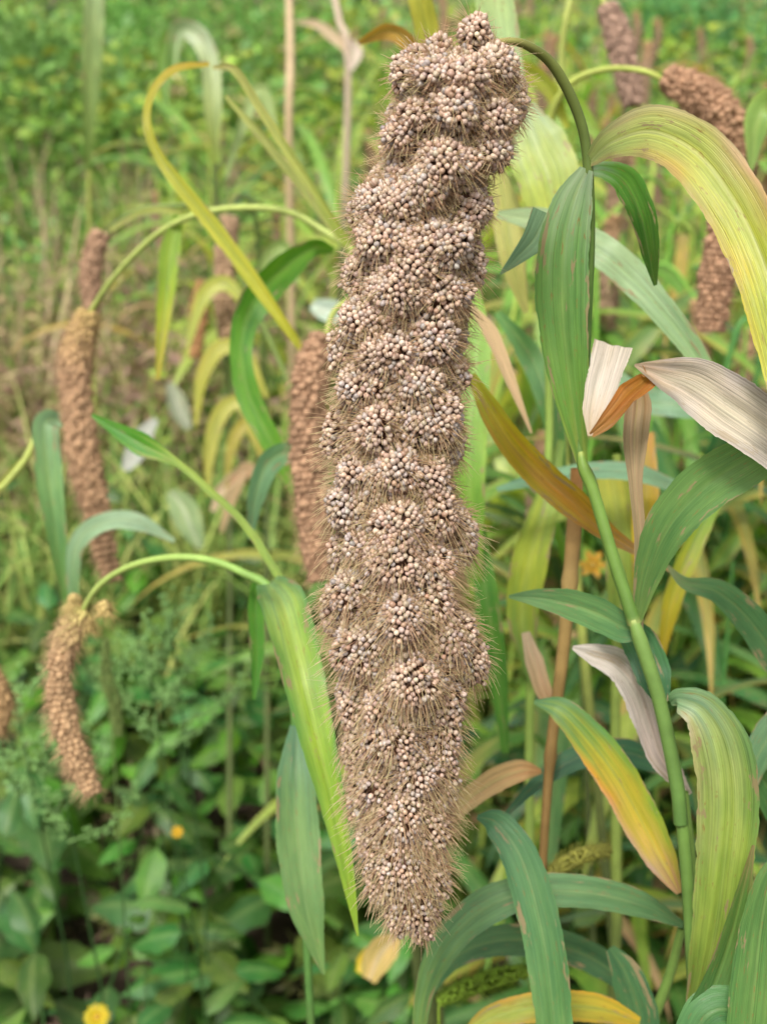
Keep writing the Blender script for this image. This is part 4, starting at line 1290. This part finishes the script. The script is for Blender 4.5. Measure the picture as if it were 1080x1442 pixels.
# ================================================================== shrubs at the back
def shrub(x, y, rad, h, col, label, seed):
    g = np.random.default_rng(seed)
    e = tag(empty('shrub', (x, y, 0)), label, 'shrub')
    for k in range(4):
        a = k * 1.6 + seed
        P = crom([np.zeros(3), np.array([math.cos(a) * rad * .2, math.sin(a) * rad * .2, h * .4]), np.array([math.cos(a) * rad * .5, math.sin(a) * rad * .5, h * .8])], 10)
        V, Q, C = tube_arrays(P, np.linspace(.02, .006, 10), K(110, 90, 66), 6)
        add('trunk', mesh_from('trunk', V, Q, C), M_STEM, e)
    n = 9000
    cl = norm(g.normal(0, 1, (46, 3))) * g.uniform(.45, 1, (46, 1)) * np.array([rad, rad, h * .5]) + np.array([0, 0, h * .52])
    i = g.integers(0, 46, n)
    P = cl[i] + g.normal(0, rad * .13, (n, 3))
    P[:, 2] = np.maximum(P[:, 2], .03)
    D = norm(P - np.array([0, 0, h * .3]) + g.normal(0, .4, (n, 3)))
    Nn = norm(np.cross(D, norm(g.normal(0, 1, (n, 3)))))
    C = col[None] * g.uniform(.7, 1.3, (46, 1))[i] * g.uniform(.8, 1.2, (n, 1))
    L = g.uniform(.03, .07, n)
    V, Fc, CC = leaf_cloud(P, D, Nn, L, L * .45, C)
    tag(add('crown', mesh_from('crown', V, Fc, CC, smooth=False), M_MASS, e), kind='stuff')


shrub(-1.75, 6.2, .8, .95, K(140, 184, 96), 'rounded dark green shrub at the upper left edge', 1)
shrub(-1.25, 8.8, .9, .85, K(126, 184, 84), 'lighter green shrub at the top left corner', 2)
shrub(-.2, 9.5, .9, .55, K(120, 166, 84), 'low blurred shrub at the top between the left field and the millets', 3)
shrub(1.6, 7.4, .9, .95, K(110, 170, 96), 'blurred green shrub at the top right corner behind the millets', 4)


grass('right_grass', 'narrow green and yellowish blades filling the gaps between the right hand millets', 5200, (1.3, 3.8), (.05, .42), .72, 23, np.array([K(120, 172, 76), K(150, 186, 84), K(96, 146, 70), K(186, 196, 96), K(190, 160, 110)]), .009)


# ================================================================== flowers, fallen leaves and small weeds
def disc_flower(px, py, d, rad, col, label, npet=8, centre=None, tilt=0.5, name='yellow_flower'):
    c = at(px, py, d)
    e = tag(empty(name, (c[0], c[1], 0)), label, 'flower')
    z = c[2]
    P = crom([np.array([0, 0, 0.0]), np.array([.01, .01, z * .5]), np.array([0, 0, z])], 12)
    V, Q, C = tube_arrays(P, np.linspace(.0018, .0012, 12), K(58, 92, 42), 6)
    add('stem', mesh_from('stem', V, Q, C), M_STEM, e)
    nrm = norm(CAM - c + np.array([0, 0, .5]))
    A, B, _ = [v[0] for v in frames(nrm[None])]
    for k in range(npet):
        a = k / npet * 6.283 + random.uniform(-.1, .1)
        dr = A * math.cos(a) + B * math.sin(a)
        sd_ = np.cross(nrm, dr)
        t = np.linspace(0, 1, 7)
        Pp = np.array([0, 0, z]) + dr[None] * (rad * (.12 + .88 * t))[:, None] + nrm[None] * (rad * .25 * np.sin(t * 2.4))[:, None]
        Wd = rad * .25 * np.sin(np.clip(t * .85 + .12, 0, 1) * math.pi) ** .6
        V, Q, C, U = ribbon(Pp, np.tile(sd_, (7, 1)), Wd, col, nu=5, fold=.2, rib=0)
        add('petal', mesh_from('petal', V, Q, C, U), M_LEAF, e)
    iv, fv = ico(2)
    cc = col * .55 if centre is None else centre
    V = np.array([0, 0, z]) + iv * rad * .3 * np.array([1, 1, .8])
    add('flower_centre', mesh_from('flower_centre', V, fv, np.tile(cc, (len(V), 1))), M_GRAIN, e)
    for k in range(3):
        blade3(e, P[int(3 + k * 3)], k * 2.2 + px, .06, .022, .4, .6, K(96, 150, 72), n=9, mat=M_WEED)


disc_flower(137, 1432, 1.02, .011, K(232, 214, 40), 'yellow flower low at the bottom left edge of the frame', npet=12, centre=K(190, 150, 40))
disc_flower(250, 1172, 1.12, .006, K(240, 196, 30), 'small yellow flower among the oval weed leaves left of the seed head')
disc_flower(834, 796, .95, .012, K(232, 186, 60), 'yellow orange flower behind the main stalk', npet=6)


def fallen(pts, ws, col, label):
    c = at(*pts[len(pts) // 2])
    e = tag(empty('dead_leaf', (c[0], c[1], max(c[2] - .02, 0))), label, 'dead leaf')
    pleaf(e, pts, ws, col, mat=M_DRY, rib=.3, ribcol=WHITE, ragged=.05, nu=9, n=24, name='blade', fold=.3)


fallen([(176, 662, 1.5), (190, 640, 1.5), (204, 612, 1.5), (220, 590, 1.5)], [10, 30, 28, 8], K(180, 182, 170), 'whitish dead leaf slanting beside the green blade at the left')
fallen([(238, 540, 1.9), (246, 560, 1.9), (254, 580, 1.9), (266, 604, 1.9)], [10, 26, 28, 10], K(150, 156, 130), 'grey bleached leaf in the field at the left of centre')
fallen([(240, 692, 1.5), (256, 712, 1.5), (268, 740, 1.5), (282, 772, 1.5)], [14, 40, 38, 10], K(150, 170, 120), 'pale greyish green wilted leaf above the arched stalk')
fallen([(300, 720, 1.45), (312, 690, 1.45), (334, 668, 1.45), (356, 660, 1.45)], [8, 16, 16, 6], K(214, 186, 150), 'curled tan dead leaf left of the half hidden seed head')
fallen([(520, 1380, .95), (532, 1350, .95), (546, 1330, .95), (560, 1318, .95)], [20, 44, 40, 14], K(206, 176, 110), 'tan wilted leaf right under the tip of the big seed head')
fallen([(505, 1370, 1.0), (512, 1352, 1.0), (518, 1335, 1.0)], [8, 20, 8], K(222, 190, 60), 'small yellow leaf just left of the seed head tip')
fallen([(440, 428, 1.3), (456, 436, 1.3), (474, 440, 1.3), (490, 436, 1.3)], [16, 30, 34, 14], K(190, 206, 186), 'pale bluish leaf left of the upper seed head')


def green_foxtail(pts, ws, tone, label):
    e = plant('green_foxtail', (pts[0][0] + 30, 1700, pts[0][2] + .05), label, 'grass')
    P = np.array([at(*p) for p in pts])
    C = crom(P, 40)
    d = pts[0][2]
    rad = np.interp(np.linspace(0, 1, 40), np.linspace(0, 1, len(ws)), ws) * d / F / 2
    n = 700
    i = rng.integers(0, 40, n)
    Tn = norm(np.gradient(C, axis=0))[i]
    A, B, _ = frames(Tn)
    th = rng.uniform(0, 6.28, n)
    dr = A * np.cos(th)[:, None] + B * np.sin(th)[:, None]
    pos = C[i] + dr * (rad[i] * .6)[:, None]
    V, Fc, CC = balls(pos, dr + Tn * .6, np.full(n, .0009), np.full(n, .0016), tone * rng.uniform(.7, 1.3, (n, 1)), 1)
    V2, Q2, C2 = bristles(pos, dr + Tn * .5, rad[i] * .75 + .001, np.full(n, .0001), Tn * .1, tone * .9, tone * 1.2)
    org = np.array(e.location)
    tag(add('seed_head', mesh_from('seed_head', np.vstack([V, V2]) - org, [Fc, Q2 + len(V)], np.vstack([CC, C2])), M_BRIS, e), kind='stuff')
    b = P[0]
    g0 = np.array([org[0], org[1], 0.0])
    Pc = crom([b, b * .7 + g0 * .3 + np.array([0, 0, -.02]), g0], 20)
    V, Q, C_ = tube_arrays(np.vstack([C[::-1][:30], Pc]), np.r_[np.full(30, .0006), np.linspace(.0008, .0011, 20)], [(0, tone), (.6, tone * .8), (.8, K(60, 92, 42)), (1, K(50, 80, 36))], 6)
    add('stem', mesh_from('stem', V - org, Q, C_), M_STEM, e)


green_foxtail([(858, 1196, .60), (820, 1204, .60), (785, 1222, .60), (770, 1236, .6)][::-1], [14, 26, 28, 18], K(186, 184, 90), 'small yellowish foxtail grass head above the long arching leaf')
green_foxtail([(748, 1366, .63), (700, 1376, .63), (650, 1394, .63), (618, 1410, .63)][::-1], [18, 34, 34, 20], K(164, 196, 70), 'plump yellow green foxtail grass head near the bottom of the seed head')
green_foxtail([(150, 900, 1.0), (150, 950, 1.0), (162, 990, 1.0), (168, 1035, 1.0)], [12, 26, 26, 12], K(150, 170, 96), 'pale green foxtail grass head right of the small curved seed head')


def goosefoot(px, py, d, h, seed, label):
    g = np.random.default_rng(seed)
    c = at(px, py, d)
    e = tag(empty('feathery_weed', (c[0], c[1], 0)), label, 'weed')
    z = c[2]
    PP, RR = [], []
    for k in range(9):
        t = k / 8
        a = k * 2.4
        L = .07 * (1 - .6 * t)
        b = np.array([0, 0, z - h * (1 - t)])
        P = crom([b, b + np.array([math.cos(a), math.sin(a), .5]) * L * .6, b + np.array([math.cos(a), math.sin(a), .9]) * L], 10)
        V, Q, C = tube_arrays(P, np.linspace(.0012, .0006, 10), K(130, 170, 96), 5)
        add('branch', mesh_from('branch', V, Q, C), M_STEM, e)
        for q in P[2:]:
            m = 4
            PP.append(q + g.normal(0, .0042, (m, 3)))
    P = np.vstack(PP)
    V, Fc, CC = balls(P, g.normal(0, 1, P.shape), g.uniform(.0012, .0024, len(P)), g.uniform(.0018, .003, len(P)), K(124, 164, 92) * g.uniform(.75, 1.2, (len(P), 1)), 1)
    tag(add('flower_buds', mesh_from('flower_buds', V, Fc, CC), M_STEM, e), kind='stuff')
    V, Q, C = tube_arrays([[0, 0, 0], [.01, .01, z * .5], [0, 0, z]], [.0015, .0015, .001], K(60, 92, 46), 6)
    add('stem', mesh_from('stem', V, Q, C), M_STEM, e)


goosefoot(240, 868, 1.15, .12, 1, 'pale green feathery weed standing under the arched stalk')
goosefoot(210, 930, 1.15, .10, 2, 'lower pale feathery weed right of the curved seed head')
goosefoot(22, 985, 1.1, .12, 3, 'pale feathery weed at the left edge level with the curved seed head')
goosefoot(80, 1060, 1.1, .10, 4, 'fine pale budding weed crossing the tip of the curved seed head')
p = plant('foxtail_millet', (-60, 1700, .9), 'millet outside the left edge with only its small tan seed head tip showing')
pstem(p, [(-8, 940, .8), (-20, 910, .8), (-40, 930, .8), (-50, 1100, .82)], [7, 9], STEMY)
phead(p, [(-10, 940, .8), (2, 975, .8), (4, 1000, .8), (0, 1030, .8)], [16, 24, 24, 12], K(178, 146, 104), lump=.0036)
p = plant('dry_stalk', (410, 1700, 3.0), 'tall straight pale straw stalk left of the seed head at the top', 'dry stalk')
pstem(p, [(406, -40, 2.0), (409, 80, 2.0), (407, 190, 2.02), (412, 500, 2.2)], [10, 13, 12, 12], K(206, 180, 140))
p = plant('dry_stalk', (480, 1700, 3.2), 'forked withered stalk with pale leaves at the top left of the seed head', 'dry stalk')
pstem(p, [(466, -30, 2.2), (478, 30, 2.2), (490, 80, 2.2), (486, 300, 2.3)], [9, 10, 10], K(206, 184, 160))
pleaf(p, [(490, 70, 2.2), (470, 52, 2.2), (445, 34, 2.2), (416, 30, 2.2)], [12, 16, 12, 4], K(206, 180, 150), mat=M_DRY)
pleaf(p, [(488, 60, 2.2), (496, 74, 2.2), (492, 100, 2.2)], [14, 30, 6], K(226, 206, 190), mat=M_DRY)

# ------------------------------------------------------------------ labels that place each repeat
ORD = ['first', 'second', 'third', 'fourth', 'fifth', 'sixth', 'seventh', 'eighth', 'ninth', 'tenth', 'eleventh', 'twelfth', 'thirteenth', 'fourteenth']
ROW = ['nearest', 'second nearest', 'third nearest', 'fourth nearest', 'fifth nearest', 'sixth nearest', 'seventh nearest', 'farthest']


def place_labels(group, what, where):
    obs = sorted([o for o in SC.objects if o.parent is None and o.get('group') == group], key=lambda o: o.location.y)
    per = max(1, math.ceil(len(obs) / 8))
    for i in range(0, len(obs), per):
        row = sorted(obs[i:i + per], key=lambda o: o.location.x / (o.location.y + .5))
        for k, o in enumerate(row):
            rw = ROW[min(i // per, 7)]
            o['label'] = f'{what}, {ORD[k]} from left in the {rw} row {where}'


place_labels(GW1, 'oval leaved green weed', 'at lower left')
place_labels(GW2, 'shaded oval leaved weed', 'at lower right')
place_labels(G1, 'green millet plant', 'at lower right')
place_labels(G2, 'blurred millet plant', 'at upper right')
place_labels(G3, 'blurred lime millet', 'at upper left')
